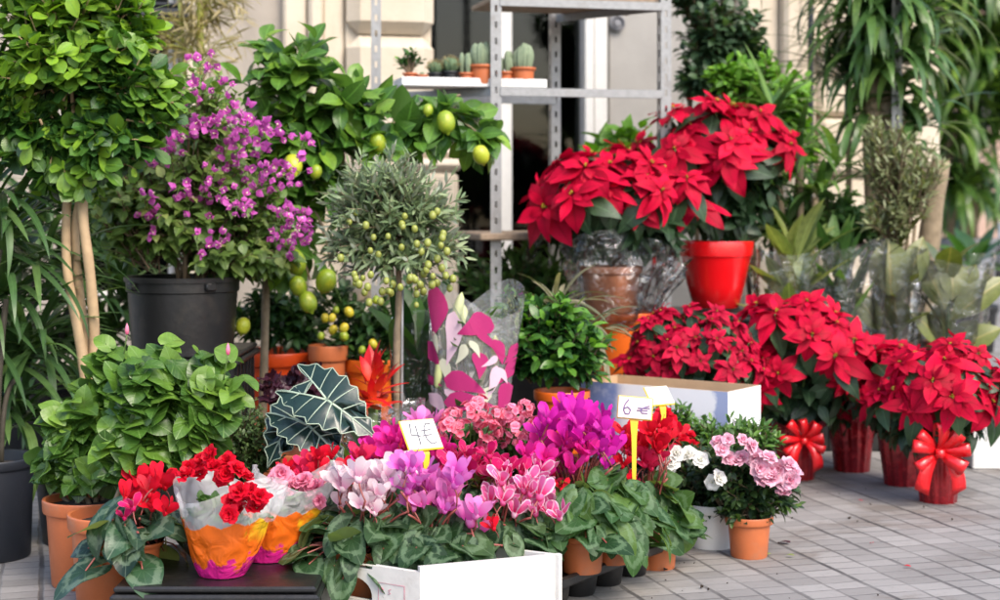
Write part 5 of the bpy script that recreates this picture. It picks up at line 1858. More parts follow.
# ================================================================== MIDDLE
# alocasia
def alocasia_leaf(t, junction, tip, lobes, width, up):
    """arrow leaf with wavy edge, raised pale veins and rim"""
    J, Tp = np.asarray(junction), np.asarray(tip)
    d = unit(Tp - J); L = np.linalg.norm(Tp - J)
    n = unit(np.asarray(up) - d * (np.asarray(up) @ d)); x = np.cross(d, n)
    # half outline (across, along) from tip to the notch
    half = [(0, 1.0), (.07, .84), (.2, .75), (.17, .66), (.37, .54), (.32, .43), (.51, .28), (.44, .17), (.58, .0), (.49, -.1), (.57, -.3), (.46, -.4), (.49, -.6), (.38, -.72), (.33, -.95), (.24, -.8), (.16, -.5), (.09, -.22), (.03, -.05), (0, -.03)]
    out = [(a * width, b) for a, b in half] + [(-a * width, b) for a, b in half[-2:0:-1]]
    def P3(a, b, h=0.):
        z = -.34 * max(b, 0) ** 2 - .3 * min(b, 0) ** 2 + .3 * abs(a) - .55 * a * a + .02 * math.sin(b * 16 + a * 3) * abs(a) * 2
        return J + L * (x * a + d * b + n * z) + n * h
    lf = MB()
    rings = (.35, .7, 1.)
    V = [P3(0, .04)]
    for q in rings:
        V += [P3(a * q, .04 + (b - .04) * q) for a, b in out]
    N = len(out)
    f = [(0, 1 + (i + 1) % N, 1 + i) for i in range(N)]
    for r_ in range(2):
        o = 1 + r_ * N
        f += [(o + i, o + (i + 1) % N, o + N + (i + 1) % N, o + N + i) for i in range(N)]
    uv = [(0, .5)] * len(V)
    lf.add(V, f, uv, .5)
    o_ = obj('leaf', lf, M['alocasia'], t)
    ve = MB()
    def vein(a0, b0, a1, b1, w0, w1):
        q = np.linspace(0, 1, 9)
        pts = [P3(a0 + (a1 - a0) * s, b0 + (b1 - b0) * s, .0012) for s in q]
        strip(ve, pts, np.cross(unit(np.array(pts[-1]) - pts[0]), n), np.linspace(w0, w1, 9), th=.001)
    vein(0, -.03, 0, .99, .0052, .0012)
    for s in (-1, 1):
        vein(s * .01, -.03, s * .32 * width, -.92, .004, .001)
        for a, b, y0 in ((.195, .74, .5), (.36, .53, .3), (.5, .27, .1), (.57, -.01, 0)):
            vein(0, y0, s * a * width, b, .0030, .0009)
        for a, b, fr in ((.56, -.3, .2), (.48, -.6, .5)):
            vein(s * .32 * width * fr, -.03 - .89 * fr, s * a * width, b, .002, .0008)
        pr = [P3(a * s * width, b, .0008) for a, b in half]
        pr = np.array(pr); tt = np.linspace(0, len(pr) - 1, 60)
        pr = np.stack([np.interp(tt, range(len(pr)), pr[:, j]) for j in range(3)], 1)
        strip(ve, pr, np.cross(np.gradient(pr, axis=0), n), .0018, th=.0008)
    obj('vein', ve, M['aloc_vein'], o_)
    return J


gy = 572
b = G(315, gy)
t = thing('alocasia', 'alocasia with three dark arrow leaves and bold white veins', 'alocasia', b)
add_pot(t, b, .065, .12, 'terra')
mb = MB()
for J, Tp, wd, up, dd in (((327, 400), (375, 431), .9, (-.25, -1., .75), -.04), ((309, 426), (345, 458), .95, (.1, -1., .7), -.01), ((294, 418), (262, 460), 1.0, (-.35, -1., .45), .03)):
    j = W(*J, gy, dd); tpp = W(*Tp, gy, dd - .05)
    alocasia_leaf(t, j, j + (tpp - j) * 1.0, None, wd, up)
    tube(mb, curve_pts(b + [0, 0, .1], (b + j) / 2 + [0, .04, .08], j + [0, .004, 0], 10), np.linspace(.005, .0028, 10), 7)
obj('leaf_stalks', mb, M['stalk'], t)

# purple leaved heuchera
b = G(302, 535)
t = thing('purple_leaved_plant', 'small plant with ruffled dark purple leaves behind the alocasia', 'plant', b)
add_pot(t, b, .07, .2, 'terra')
lf, tw = MB(), MB()
e = ends_in(W(302, 392, 535), np.array([42, 36, 26]) / sc(535), 40, (.5, 1), -.4, .3)
shoots(lf, tw, b + [0, 0, .22], e, T['ruf'], .05, .055, 3, start=.8, droop=.2, up=.6, tip=0., twig_r=.0015)
obj('foliage', lf, M['heuchera'], t); obj('leaf_stalks', tw, M['stalk_red'], t)

# red bromeliad
gy = 538
b = G(373, gy)
t = thing('bromeliad', 'red flowering bromeliad in a clear sleeve beside the olive trunk', 'bromeliad', b)
add_pot(t, b, .06, .12, 'terra')
c = W(373, 408, gy)
lf = MB()
for z, n, L, el in ((0, 7, .095, (.1, .5)), (.015, 6, .10, (.5, .9)), (.03, 6, .09, (.95, 1.4))):
    rosette(lf, c + [0, 0, z], n, L, .026, T['sword'], el, .1)
rosette(lf, c + [0, 0, .05], 7, .09, .026, T['lance'], (1.2, 1.5), 0)
mbs = MB(); tube(mbs, [b + [0, 0, .1], c + [0, 0, .0]], [.01, .012], 9)
obj('bloom', lf, M['brom_red'], t); obj('stem', mbs, M['stalk'], t)
lf = MB(); rosette(lf, b + [0, 0, .13], 18, .22, .032, T['sword'], (.5, 1.3), .05); obj('foliage', lf, M['palm_green'], t)
sleeve_obj(t, 'cellophane', sleeve_fn(b + [0, 0, .0], b + [0, 0, .32], .065, .11, .85, 21, .08, .015), 'film')

# green plant in clear sleeve left of the pink bouquet
wrapped('dark green leafy plant in a tall clear sleeve left of the pink printed sleeve', 418, 516, .16, CAMZ - 118 / sc(522), .05, .075, 'palm_green', 'ell', 12, .22, .07, 31, (1.0, 1.5), crink=.07)

# lily bouquet in printed sleeve
gy = 527
s_ = sc(gy)
b = G(468, gy, .165)
t = thing('lily_bouquet', 'lily buds in a clear sleeve printed with big pink teardrops', 'bouquet', b)
top = W(474, 298, gy)
fn = sleeve_fn(b, top, .075, .118, .62, 41, .03, .045)
sleeve_obj(t, 'cellophane', fn, 'film_l', 80, 20)
mb = MB()
ND = [0]
def drop(px, py, L, Wd, ang, m):
    """printed teardrop, placed on the front of the sleeve"""
    tt = np.linspace(0, 1, 10)
    w = np.interp(tt, [0, .15, .4, .7, .88, 1], [0.02, .25, .62, 1., .8, .06])
    rows = []
    for q, ww in zip(tt, w):
        for c in (-1, -.5, 0, .5, 1):
            ax_, ay_ = c * ww * Wd / 2, (q - .5) * L
            bend = .18 * math.sin(q * 3) * Wd
            x = math.cos(ang) * (ax_ + bend) - math.sin(ang) * ay_; y = math.sin(ang) * (ax_ + bend) + math.cos(ang) * ay_
            rows.append((px + x, py - y))
    rows = np.array(rows)
    z = CAMZ - (rows[:, 1] - HOR) / s_
    v = np.clip((z - b[2]) / (top[2] - b[2]), 0, 1)
    cx = b[0] + (top[0] - b[0]) * v
    X = (rows[:, 0] - 500) / s_
    rad = .075 + (.118 - .075) * v ** .8
    ca = np.clip((X - cx) / rad, -.97, .97)
    u = 1 - np.arccos(ca) / (2 * PI)
    ND[0] += 1; P = fn(u, v, .0045 + .0011 * (ND[0] % 5))
    idx = np.arange(50).reshape(10, 5)
    f = np.stack([idx[:-1, :-1], idx[:-1, 1:], idx[1:, 1:], idx[1:, :-1]], -1).reshape(-1, 4)
    mb.add(P, f, np.tile([(0., .6)], (50, 1)), .5, m)
for q in ((437, 322, 40, 17, -.1, 0), (452, 340, 48, 15, -.15, 1), (474, 318, 42, 20, -.75, 0), (488, 336, 46, 9, .8, 0), (432, 358, 32, 14, .75, 0), (478, 361, 28, 14, .05, 0), (466, 384, 40, 19, 1.25, 0), (430, 382, 28, 12, 1.4, 0), (491, 378, 34, 10, -.25, 1), (506, 368, 30, 12, -.6, 0), (470, 402, 46, 18, 1.5, 0), (500, 396, 34, 14, -.3, 0), (497, 345, 30, 12, .3, 0), (440, 404, 26, 12, .6, 1), (509, 350, 22, 9, -.5, 0), (447, 372, 26, 9, .2, 2), (483, 395, 24, 9, -.4, 2), (462, 352, 22, 8, -.4, 2), (500, 372, 20, 7, .5, 1), (455, 395, 22, 8, .9, 1), (437, 345, 20, 7, .4, 2), (489, 356, 20, 7, -.9, 1), (475, 345, 18, 7, .5, 2)):
    drop(q[0], q[1], q[2] * 1.05, q[3] * 1.15, q[4], q[5])
obj('printed_petals', mb, [M['print_m'], M['print_p'], M['print_c']], t)
mb = MB(); st = MB()
for (x, y) in ((457, 312), (463, 325), (447, 345), (478, 345), (495, 355), (482, 372), (470, 335), (440, 370)):
    p = W(x, y, gy, R.uniform(-.04, .03))
    ax = unit(np.array([R.uniform(-.3, .3), R.uniform(-.2, .1), 1.]))
    lathe(mb, [(.0005, -.045), (.007, -.038), (.012, -.012), (.0135, .014), (.009, .038), (.0006, .05)], p, 10, ax=ax)
    tube(st, curve_pts(b + [R.uniform(-.02, .02), 0, .02], (b + p) / 2, p - ax * .03, 6), .0032, 6)
obj('lily_bud', mb, M['lily'], t); obj('stem', st, M['stalk'], t)
lf = MB()
for z in (.08, .15, .22, .28): rosette(lf, b + (top - b) * (z / .37) * [1, 1, 1], 14, .1, .022, T['lance'], (.1, 1.2), .05)
obj('foliage', lf, M['palm_green'], t)

# gardenia
gy = 514
b = G(562, gy, .16)
s_ = sc(gy)
t = thing('potted_gardenia', 'glossy gardenia with lime green new leaves in an orange pot', 'gardenia', b)
zr = CAMZ - (390 - HOR) / s_
add_pot(t, b, 28 / s_, zr - .16, 'orange', .8)
foliage_plant(t, 'gardenia', T['ell'], [(545, 340, 52, 46), (520, 315, 34, 26), (572, 350, 40, 42), (555, 312, 36, 22), (520, 355, 30, 34)], gy, b + [0, 0, zr - .16], 150, 9, .055, .027, tip=.7, tipsize=.75, droop=.1)
# tan strap plant
gy = 490
b = G(590, gy)
t = thing('strap_leaf_plant', 'thin tan and green strap leaves hanging beside the orange planter', 'plant', b)
add_pot(t, b, .08, .26, 'terra')
lf = MB()
rosette(lf, W(583, 335, gy), 20, .2, .014, T['strap'], (-.1, 1.1), .3); rosette(lf, W(560, 310, gy), 22, .18, .014, T['strap'], (0, 1.2), .1); rosette(lf, W(590, 340, gy), 14, .22, .014, T['strap'], (-.2, .9), .4)
obj('foliage', lf, M['tan_strap'], t)
mb = MB(); tube(mb, [b + [0, 0, .22], W(583, 335, gy)], .008, 7); obj('stem', mb, M['stalk'], t)

# carton, blue and white
C0 = W(728, 393, 526); k = C0[2]
D0 = 3.95; C0 = np.array([(728 - 500) / F * D0, D0, 0]); CL = np.array([(581 - 500) / F * 4.2, 4.2, 0])
ex = unit(CL - C0); Lx = np.linalg.norm(CL - C0); ey = np.array([-ex[1], ex[0], 0])
if ey[1] < 0: ey = -ey
Ly = .18; z0, z1 = .128, CAMZ - (392 - HOR) / F * D0
mb = MB(); inn = MB(); th = .006
def wallq(a, bb, u0, u1):
    """one upright board of the box, outside a->bb"""
    tng = unit(bb - a); nn = np.array([tng[1], -tng[0], 0])
    if nn @ ((a + bb) / 2 - (C0 + ex * Lx / 2 + ey * Ly / 2)) < 0: nn = -nn
    o = [a, bb]
    V = [a + [0, 0, z0], bb + [0, 0, z0], bb + [0, 0, z1], a + [0, 0, z1]]
    mb.add(V, [(0, 1, 2, 3)], [(u0, 0), (u1, 0), (u1, 1), (u0, 1)])
    a2, b2 = a - nn * th + tng * th, bb - nn * th - tng * th
    V2 = [a2 + [0, 0, z0 + .01], b2 + [0, 0, z0 + .01], b2 + [0, 0, z1], a2 + [0, 0, z1]]
    inn.add(V2, [(3, 2, 1, 0)])
    inn.add([V[3], V[2], V2[2], V2[3]], [(0, 1, 2, 3)])
cA, cB, cC, cD = C0, C0 + ex * Lx, C0 + ex * Lx + ey * Ly, C0 + ey * Ly
wallq(cB, cA, 0., 1.0); wallq(cA, cD, .88, .5); wallq(cD, cC, .5, .5); wallq(cC, cB, .5, .0)
inn.add([p + [0, 0, z0 + .008] for p in (cA, cB, cC, cD)], [(0, 1, 2, 3)])
mb.add([p + [0, 0, z0] for p in (cA, cB, cC, cD)], [(3, 2, 1, 0)], [(.5, 0)] * 4)
bx = thing('flower_carton', 'long open carton, white with watercolour blue ends and brown inside', 'box', (C0 + CL) / 2 + [0, 0, z0])
obj('box_wall', mb, M['carton'], bx, smooth=False); obj('box_lining', inn, M['card'], bx, smooth=False)
# ================================================================== FRONT FLOWERS
crate('low black crate at the front carrying the wrapped begonias', 113, 316, 641, 592, .098)
crate('low black crate under the kalanchoe and the red cyclamens', 296, 540, 596, 572, .085)

# white foam box, corner toward the viewer
Cn = np.array([(420 - 500) / F * 2.93, 2.93, 0]); a1 = math.radians(22); L1, L2, hb, th = .285, .40, .128, .012
e1 = np.array([math.cos(a1), math.sin(a1), 0]); e2 = np.array([-math.sin(a1 + .25), math.cos(a1 + .25), 0])
a2 = math.radians(147)
e2 = np.array([math.cos(a2), math.sin(a2), 0])
corn = [Cn, Cn + e1 * L1, Cn + e1 * L1 + e2 * L2, Cn + e2 * L2]
bt = thing('foam_box', 'white open box at the front holding the pink cyclamens', 'box', (corn[0] + corn[2]) / 2)
mb = MB()
hs = [hb, hb, hb * .95, hb * .95]
def quad_wall(A, B, h0, h1, hole=None):
    t_ = unit(B - A); nn = np.array([t_[1], -t_[0], 0]); L = np.linalg.norm(B - A)
    def P(u, z, o): return A + t_ * u - nn * o * th + [0, 0, z]
    cells = [(0, L, 0, None)]
    if hole is None:
        for o, rev in ((0, False), (1, True)):
            q = [P(0, 0, o), P(L, 0, o), P(L, h1, o), P(0, h0, o)]
            mb.add(q, [(0, 1, 2, 3) if not rev else (3, 2, 1, 0)])
        mb.add([P(0, h0, 0), P(L, h1, 0), P(L, h1, 1), P(0, h0, 1)], [(0, 1, 2, 3)])
        mb.add([P(0, 0, 0), P(0, h0, 0), P(0, h0, 1), P(0, 0, 1)], [(0, 1, 2, 3)]); mb.add([P(L, 0, 0), P(L, h1, 0), P(L, h1, 1), P(L, 0, 1)], [(3, 2, 1, 0)])
    else:
        u0, u1, z0_, z1_ = hole
        K = 16
        arc = [((u0 + u1) / 2 - (u1 - u0) / 2 * math.cos(PI * i / K), z0_ + (z1_ - z0_) * math.sin(PI * i / K) ** .7) for i in range(K + 1)]
        for o, rev in ((0, False), (1, True)):
            loop = [P(0, 0, o), P(u0, 0, o), P(u0, h0, o), P(0, h0, o)]
            mb.add(loop, [(0, 1, 2, 3) if not rev else (3, 2, 1, 0)])
            mb.add([P(u1, 0, o), P(L, 0, o), P(L, h1, o), P(u1, h1, o)], [(0, 1, 2, 3) if not rev else (3, 2, 1, 0)])
            mb.add([P(u0, 0, o), P(u1, 0, o), P(u1, z0_, o), P(u0, z0_, o)], [(0, 1, 2, 3) if not rev else (3, 2, 1, 0)])
            for i in range(K):
                (ua, za), (ub, zb_) = arc[i], arc[i + 1]
                mb.add([P(ua, za, o), P(ub, zb_, o), P(ub, h0, o), P(ua, h0, o)], [(0, 1, 2, 3) if not rev else (3, 2, 1, 0)])
        ring = arc + [(u1, z0_), (u0, z0_)]
        for i in range(len(ring)):
            (ua, za), (ub, zb_) = ring[i], ring[(i + 1) % len(ring)]
            mb.add([P(ua, za, 0), P(ub, zb_, 0), P(ub, zb_, 1), P(ua, za, 1)], [(3, 2, 1, 0)])
        mb.add([P(0, h0, 0), P(L, h1, 0), P(L, h1, 1), P(0, h0, 1)], [(0, 1, 2, 3)])
quad_wall(corn[0], corn[1], hb * 1.0, hb * 1.0)
quad_wall(corn[1], corn[2], hb, hb * .95)
quad_wall(corn[2], corn[3], hb * .95, hb * .9)
quad_wall(corn[3], corn[0], hb * .86, hb * .92, (.19, .29, .05, .092))
mb.add([p + [0, 0, .006] for p in corn], [(0, 1, 2, 3)])
obj('box_wall', mb, M['cream'], bt, smooth=False)
mb = MB()
t_ = unit(corn[0] - corn[3]); nn = np.array([t_[1], -t_[0], 0])
def SP(u, z): return corn[0] - t_ * u + nn * .0008 + [0, 0, z]
for q in ([(.035, .052), (.035, .088), (.095, .088), (.095, .052), (.035, .052)], [(.083, .075), (.088, .08), (.09, .072), (.084, .07)], [(.066, .078), (.072, .076), (.067, .07), (.073, .069)]):
    tube(mb, [SP(*p) for p in q], .0005, 4)
obj('printed_stamp', mb, M['p_rose'], bt)

GC = 'potted cyclamens'
Wt, Li, Or, Bi, Cr, Ho, Pu, Re, R2 = 'p_white', 'p_lilac', 'p_orchid', 'p_bicol', 'p_crim', 'p_hot', 'p_purp', 'p_red', 'p_red2'
# in the white box
cyclamen('white pink cyclamen at the left end of the white box', 360, 612, .035, .055, .09, 'terra', (.135, .07, .07), 'cyc',
         [(343, 480, Wt, .05), (358, 470, Wt, .052), (374, 476, Wt, .05), (352, 492, Wt, .045), (385, 470, Wt, .05), (366, 490, Wt, .045), (395, 478, Wt, .048), (372, 502, Wt, .042), (382, 495, Wt, .045)], 96, .054, GC, zmin=.065)
cyclamen('lilac pink cyclamen in the middle of the white box', 432, 614, .035, .055, .09, 'terra', (.11, .06, .0), 'cyc',
         [(408, 482, Li, .05), (422, 468, Li, .052), (438, 480, Or, .052), (413, 500, Or, .046), (404, 466, Li, .05), (448, 490, Or, .056), (432, 498, Li, .045), (470, 512, Or, .062), (455, 472, Li, .05), (486, 522, Re, .034), (428, 484, Li, .05)], 54, .064, GC, zmin=.13)
cyclamen('white edged pink cyclamen with red hearts at the right end of the white box', 505, 604, .035, .055, .09, 'terra', (.11, .06, .0), 'cyc',
         [(500, 478, Bi, .052), (520, 490, Bi, .056), (540, 488, Bi, .052), (512, 508, Bi, .05), (528, 474, Bi, .05), (492, 494, Bi, .048), (535, 505, Bi, .048), (508, 466, Cr, .048), (548, 498, Bi, .045)], 70, .050, GC, zmin=.135)
# behind
cyclamen('crimson cyclamen with pale petal rims behind the white box', 472, 590, .088, .05, .08, 'terra', (.10, .05, .04), 'cyc_dark',
         [(452, 458, Cr, .046), (468, 465, Cr, .048), (484, 472, Cr, .048), (460, 478, Cr, .045), (447, 470, Cr, .044), (478, 455, Cr, .044), (495, 462, Cr, .046)], 40, .055, GC)
cyclamen('deep red cyclamen between the alocasia and the pale pink one', 322, 590, .088, .05, .08, 'terra', (.10, .05, .05), 'cyc_dark',
         [(318, 456, Re, .042), (300, 466, R2, .043), (345, 466, Re, .042), (330, 474, Re, .042), (360, 452, R2, .042), (312, 476, Re, .04), (352, 474, Re, .04), (290, 472, Re, .038)], 40, .055, GC)
cyclamen('hot pink cyclamen directly left of the four euro sign', 398, 581, .088, .05, .08, 'terra', (.10, .05, .05), 'cyc_dark',
         [(384, 438, Ho, .052), (372, 442, Ho, .05), (397, 432, Ho, .05), (390, 455, R2, .05), (408, 448, R2, .05), (432, 418, Or, .044), (440, 452, Ho, .045), (376, 456, Ho, .045), (418, 420, Or, .04)], 40, .055, GC)
# tray with cyclamens
Ta = np.array([.106, 3.10, 0]); Tb = np.array([.345, 3.44, 0]); ex = unit(Tb - Ta); ey = np.array([-ex[1], ex[0], 0]); Lt = np.linalg.norm(Tb - Ta); Lw = .26
tr = thing('plant_tray', 'black plastic plant tray with round cups on the pavement', 'tray', (Ta + Tb) / 2 + ey * Lw / 2)
ang = math.atan2(ex[1], ex[0])
mb = MB()
c = (Ta + Tb) / 2 + ey * Lw / 2
box(mb, c + [0, 0, .052], (Lt, Lw, .008), ang, .003)
for s in (-1, 1):
    box(mb, c + ey * s * (Lw / 2) + [0, 0, .053], (Lt + .012, .012, .022), ang, .004)
    box(mb, c + ex * s * (Lt / 2) + [0, 0, .053], (.012, Lw - .014, .022), ang, .004)
obj('tray_rim', mb, M['black'], tr, smooth=False)
for i in range(4):
    for j in range(3):
        mb = MB()
        p = Ta + ex * (i + .5) * Lt / 4 + ey * (j + .5) * Lw / 3
        lathe(mb, [(.0005, .001), (.030, .001), (.033, .004), (.040, .0478)], p, 20)
        obj('cup', mb, M['black'], tr, auto=40)
cyclamen('tall magenta and hot pink cyclamen, the highest bloom at the front', 572, 588, .058, .055, .085, 'terra', (.13, .07, .06), 'cyc_pale',
         [(566, 408, Pu, .062), (580, 418, Pu, .06), (552, 422, Pu, .056), (594, 432, Pu, .058), (568, 438, Ho, .06), (585, 448, Ho, .058), (545, 442, Ho, .056), (556, 458, Ho, .056), (603, 446, Pu, .05), (535, 450, Ho, .05), (572, 462, Ho, .05), (553, 475, R2, .045), (590, 412, Pu, .05), (577, 432, Pu, .055), (604, 425, Pu, .046), (540, 464, Ho, .05)], 56, .056, GC)
cyclamen('red cyclamen behind the six euro sign', 648, 566, .0, .055, .10, 'terra', (.11, .07, .05), 'cyc_pale',
         [(640, 432, Re, .052), (658, 440, Re, .056), (634, 450, Re, .046), (650, 426, Re, .046), (645, 458, R2, .045), (662, 452, R2, .045), (668, 434, Re, .04), (626, 440, Re, .04)], 54, .052, GC)
cyclamen('green cyclamen without flowers at the left of the black tray', 582, 600, .058, .05, .075, 'terra', (.115, .085, .06), 'cyc_pale', [(562, 485, Re, .03)], 88, .053, GC)
cyclamen('green cyclamen without flowers spilling over the right end of the black tray', 612, 590, .058, .05, .075, 'terra', (.105, .095, .06), 'cyc_pale', [(606, 462, Pu, .03)], 92, .054, GC)
cyclamen('cyclamen in a terracotta pot on the pavement beside the tray', 657, 567, .0, .05, .085, 'terra', (.068, .10, .01), 'cyc_pale', [(632, 478, Re, .03), (642, 484, R2, .028)], 56, .056, GC)
# left red cyclamen
cyclamen('red cyclamen with silver marked dark leaves at the front left of the crate', 138, 622, .099, .048, .055, 'terra', (.105, .055, .07), 'cyc_dark',
         [(148, 484, Re, .058), (162, 476, Re, .05), (138, 490, Re, .05), (152, 500, Re, .045), (133, 502, Cr, .036)], 50, .062, GC)

# pale pink cyclamen glimpsed behind magenta one
# kalanchoe
def cluster_mesh(mat, S=.02, n=14):
    mb = MB()
    tpl = tp('obovate', 3, (-.2, .4), .1, .1, 3)
    for _ in range(n):
        d0 = unit(R.normal(size=3) + [0, -.2, .7]); p = d0 * S * R.uniform(.7, 1.)
        q = frame_rot(d0, R.uniform(0, 6))
        a = np.arange(5) * 2 * PI / 5
        out = np.stack([np.cos(a), np.sin(a), .25 + 0 * a], 1) @ np.array(q).T
        place(mb, tpl, np.repeat(p[None], 5, 0), out, np.repeat(d0[None], 5, 0), S * .48, S * .42, R.uniform(.2, .9, 5))
    return mesh_of(mb, 'flower_cluster', [M[mat]])


KL = [cluster_mesh('p_kal') for _ in range(4)] + [cluster_mesh('p_rose', n=12) for _ in range(2)]
for lab, px, gy, cl, pts in (
    ('round leaved kalanchoe with small red and white flower heads', 470, 568, [(472, 440, 40, 26), (500, 450, 34, 24)], [(448, 428), (440, 440), (453, 418), (470, 412), (482, 422), (490, 432), (478, 405), (495, 415), (500, 440), (460, 430), (446, 450), (487, 444)]),
    ('kalanchoe with paler rose flower heads beside the magenta cyclamen', 520, 566, [(518, 442, 32, 24), (505, 460, 26, 20)], [(505, 420), (515, 428), (525, 420), (530, 432), (520, 440), (510, 412), (532, 445), (498, 428), (538, 425), (527, 408)])):
    b = G(px, gy, .0)
    t = thing('potted_kalanchoe', lab, 'kalanchoe', b)
    add_pot(t, b, .055, .16, 'terra')
    foliage_plant(t, 'kal_leaf', T['round'], cl, gy, b + [0, 0, .17], 60, 6, .024, .036, tip=.2, droop=0., twigmat='stalk')
    st = MB()
    for (x, y) in pts:
        p = W(x, y, gy, -.09 + R.uniform(-.03, .04))
        inst('flower_head', KL[R.integers(0, 4) if 'red' in lab else R.integers(2, 6)], t, p, frame_rot(unit(np.array([0, -.4, .8]) + R.normal(size=3) * .25), R.uniform(0, 6)), R.uniform(.85, 1.2))
        tube(st, curve_pts(b + [0, 0, .17], (b + p) / 2 + [0, 0, .12], p, 6), .0018, 5)
    obj('flower_stalks', st, M['stalk'], t)

# azaleas
def azalea(label, px, gy, r, h, potmat, cl, groups, nt=110, leafmat='azalea', L=.034, Wd=.016, z=0., cat='azalea'):
    b = G(px, gy, z)
    t = thing('potted_azalea', label, cat, b, 'azaleas')
    add_pot(t, b, r, h, potmat, .76, rimh=.2)
    foliage_plant(t, leafmat, T['ell'], cl, gy, b + [0, 0, h * .9], nt, 10, L, Wd, tip=.35, droop=.05, start=.45, twig_r=.0015)
    mb = MB()
    for c in cl:
        tube(mb, curve_pts(b + [0, 0, h * .85], b + [0, 0, h * 1.3], W(c[0], c[1], gy), 7), .004, 7)
    obj('stem', mb, M['bark'], t)
    for pts, mat, S in groups:
        az_flowers(t, gy, pts, mat, S, front=.17 if mat == 'p_azw' else .085)
    return t


s_ = sc(556)
zz = lambda gy, px, D: [px, gy, D]
azalea('pale pink azalea in a small terracotta pot at the front of the pavement', 749, 556, 24 / s_, 41 / s_, 'terra', [(752, 482, 44, 34), (735, 460, 36, 30), (775, 495, 30, 26), (712, 478, 24, 28), (745, 505, 40, 18)],
       [([(768, 458), (778, 468), (760, 468), (772, 478), (788, 466), (790, 480), (764, 482), (783, 494), (757, 458), (770, 470), (781, 482), (793, 474)], 'p_azp', .024), ([(742, 440), (750, 446), (722, 450), (728, 458), (718, 442), (742, 458), (728, 440), (735, 462)], 'p_azp', .017)], 150)
s_ = sc(547)
azalea('white flowering azalea in a white pot behind the terracotta one', 712, 546, 27 / s_, 44 / s_, 'whitepot', [(695, 470, 46, 32), (715, 495, 36, 26), (672, 485, 30, 34), (735, 480, 24, 26), (690, 505, 26, 20)],
       [([(672, 462), (688, 455), (713, 482), (666, 470), (676, 453), (700, 460), (657, 452), (718, 478)], 'p_azw', .021)], 130)
azalea('red budded azalea in front of the carton', 668, 532, .06, .13, 'terra', [(672, 415, 28, 24), (662, 440, 30, 26), (690, 440, 26, 24)],
       [([(664, 414), (670, 422), (658, 424), (682, 438), (692, 446), (676, 450)], 'p_red', .02)], 80, 'azalea_light', .036, .013)
azalea('leafy green azalea with few red buds beside the carton corner', 722, 536, .06, .13, 'terra', [(718, 432, 34, 20), (745, 436, 34, 20), (765, 440, 20, 16), (700, 445, 24, 20)],
       [([(690, 436), (700, 455)], 'p_red', .016)], 110, 'azalea_light', .036, .012)

# wrapped begonias
def begonia(label, px, gy, z0, topxy, r0, r1, pts, mat, seed, film='sleeve', S=.024, lean=0., leafn=26):
    b = G(px, gy, z0)
    t = thing('wrapped_begonia', label, 'begonia', b)
    add_pot(t, b, r0 * .92, .07, 'terra')
    top = W(topxy[0], topxy[1], gy)
    fn = sleeve_fn(b, top, r0, r1, .8, seed, .055, .022, ridge=.55)
    sleeve_obj(t, 'paper_sleeve', fn, film, 90, 22)
    lf, tw = MB(), MB()
    c = b * .35 + top * .65
    e = ends_in(c, (r1 * .75, r1 * .6, .06), leafn, (.4, 1), -.3, .2)
    shoots(lf, tw, b + [0, 0, .07], e, T['round'], .03, .03, 4, start=.6, tip=.1, twig_r=.0018)
    obj('foliage', lf, M['kal_leaf'], t); obj('stems', tw, M['stalk'], t)
    az_flowers(t, gy, pts, mat, S, .02, nrm=(0, -.7, .7), front=lambda x, y: .09 if (y > 485 and mat == 'p_red') else 0.)
    return t


begonia('red begonia in an orange and magenta printed paper sleeve, the front one of two', 222, 628, .1, (228, 484), .042, .104,
        [(202, 462), (215, 468), (190, 468), (228, 462), (236, 470), (240, 492), (248, 500), (232, 502), (256, 508), (240, 512), (222, 478), (250, 490), (186, 476), (245, 478), (200, 474), (212, 456), (226, 474), (260, 498), (230, 514)], 'p_red', 51, S=.019)
begonia('pink flowering begonia leaning in a second orange sleeve behind the red one', 268, 610, .1, (296, 474), .045, .085,
        [(287, 480), (296, 486), (304, 482), (300, 500), (310, 500), (320, 500), (290, 492), (316, 488), (308, 492), (282, 474), (276, 480)], 'p_rose', 53, S=.02)
# bluish film sheet behind
b = G(280, 600, .1)

# price signs
price_sign('white price sign reading 4 euro on a yellow stake in the pink cyclamens', 421, 435, 592, .082, .072, math.radians(33), math.radians(38), 'sign_w', FOUR + EURO, 'ink', .15)
price_sign('pinkish price sign reading 6 euro on a yellow stake', 635, 408, 582, .074, .048, math.radians(-5), math.radians(12), 'sign_p', SIX + EURO2, 'ink_b', .14, roll=math.radians(4))
price_sign('pale price sign with faded writing right behind the six euro sign', 659, 396, 560, .066, .05, math.radians(33), math.radians(40), 'sign_w', FOUR, 'ink_pale', .13)

# litter on the pavement
mb = MB()
N = 120
gx = np.concatenate([R.normal(.30, .22, N // 2), R.normal(.75, .35, N // 2)]); gd = np.concatenate([R.normal(3.5, .22, N // 2), R.normal(4.2, .45, N // 2)])
for x, y in zip(gx, gd):
    if y < 2.7: continue
    r_ = abs(R.normal(0, .0022)) + .0009
    d = unit(R.normal(size=(6, 3))) * r_ * R.uniform(.5, 1.2, (6, 1))
    mb.add(d + [x, y, r_ * .6], [(0, 1, 2), (0, 2, 3), (0, 3, 4), (1, 2, 5), (2, 3, 5), (3, 4, 5), (0, 1, 4), (1, 4, 5)])
tag(obj('soil_crumbs', mb, M['soil'], smooth=False), 'dark soil crumbs scattered over the paving around the pots', 'soil', None, 'stuff')

def litter(name, label, cat, px, py, mat, L, tpl):
    mb = MB(); p = G(px, py, .006)
    place(mb, T[tpl], [p], [(R.normal(), R.normal(), 0.05)], [(.1, -.1, 1)], L, L * .6, .5)
    tag(obj(name, mb, M[mat], base=p), label, cat)


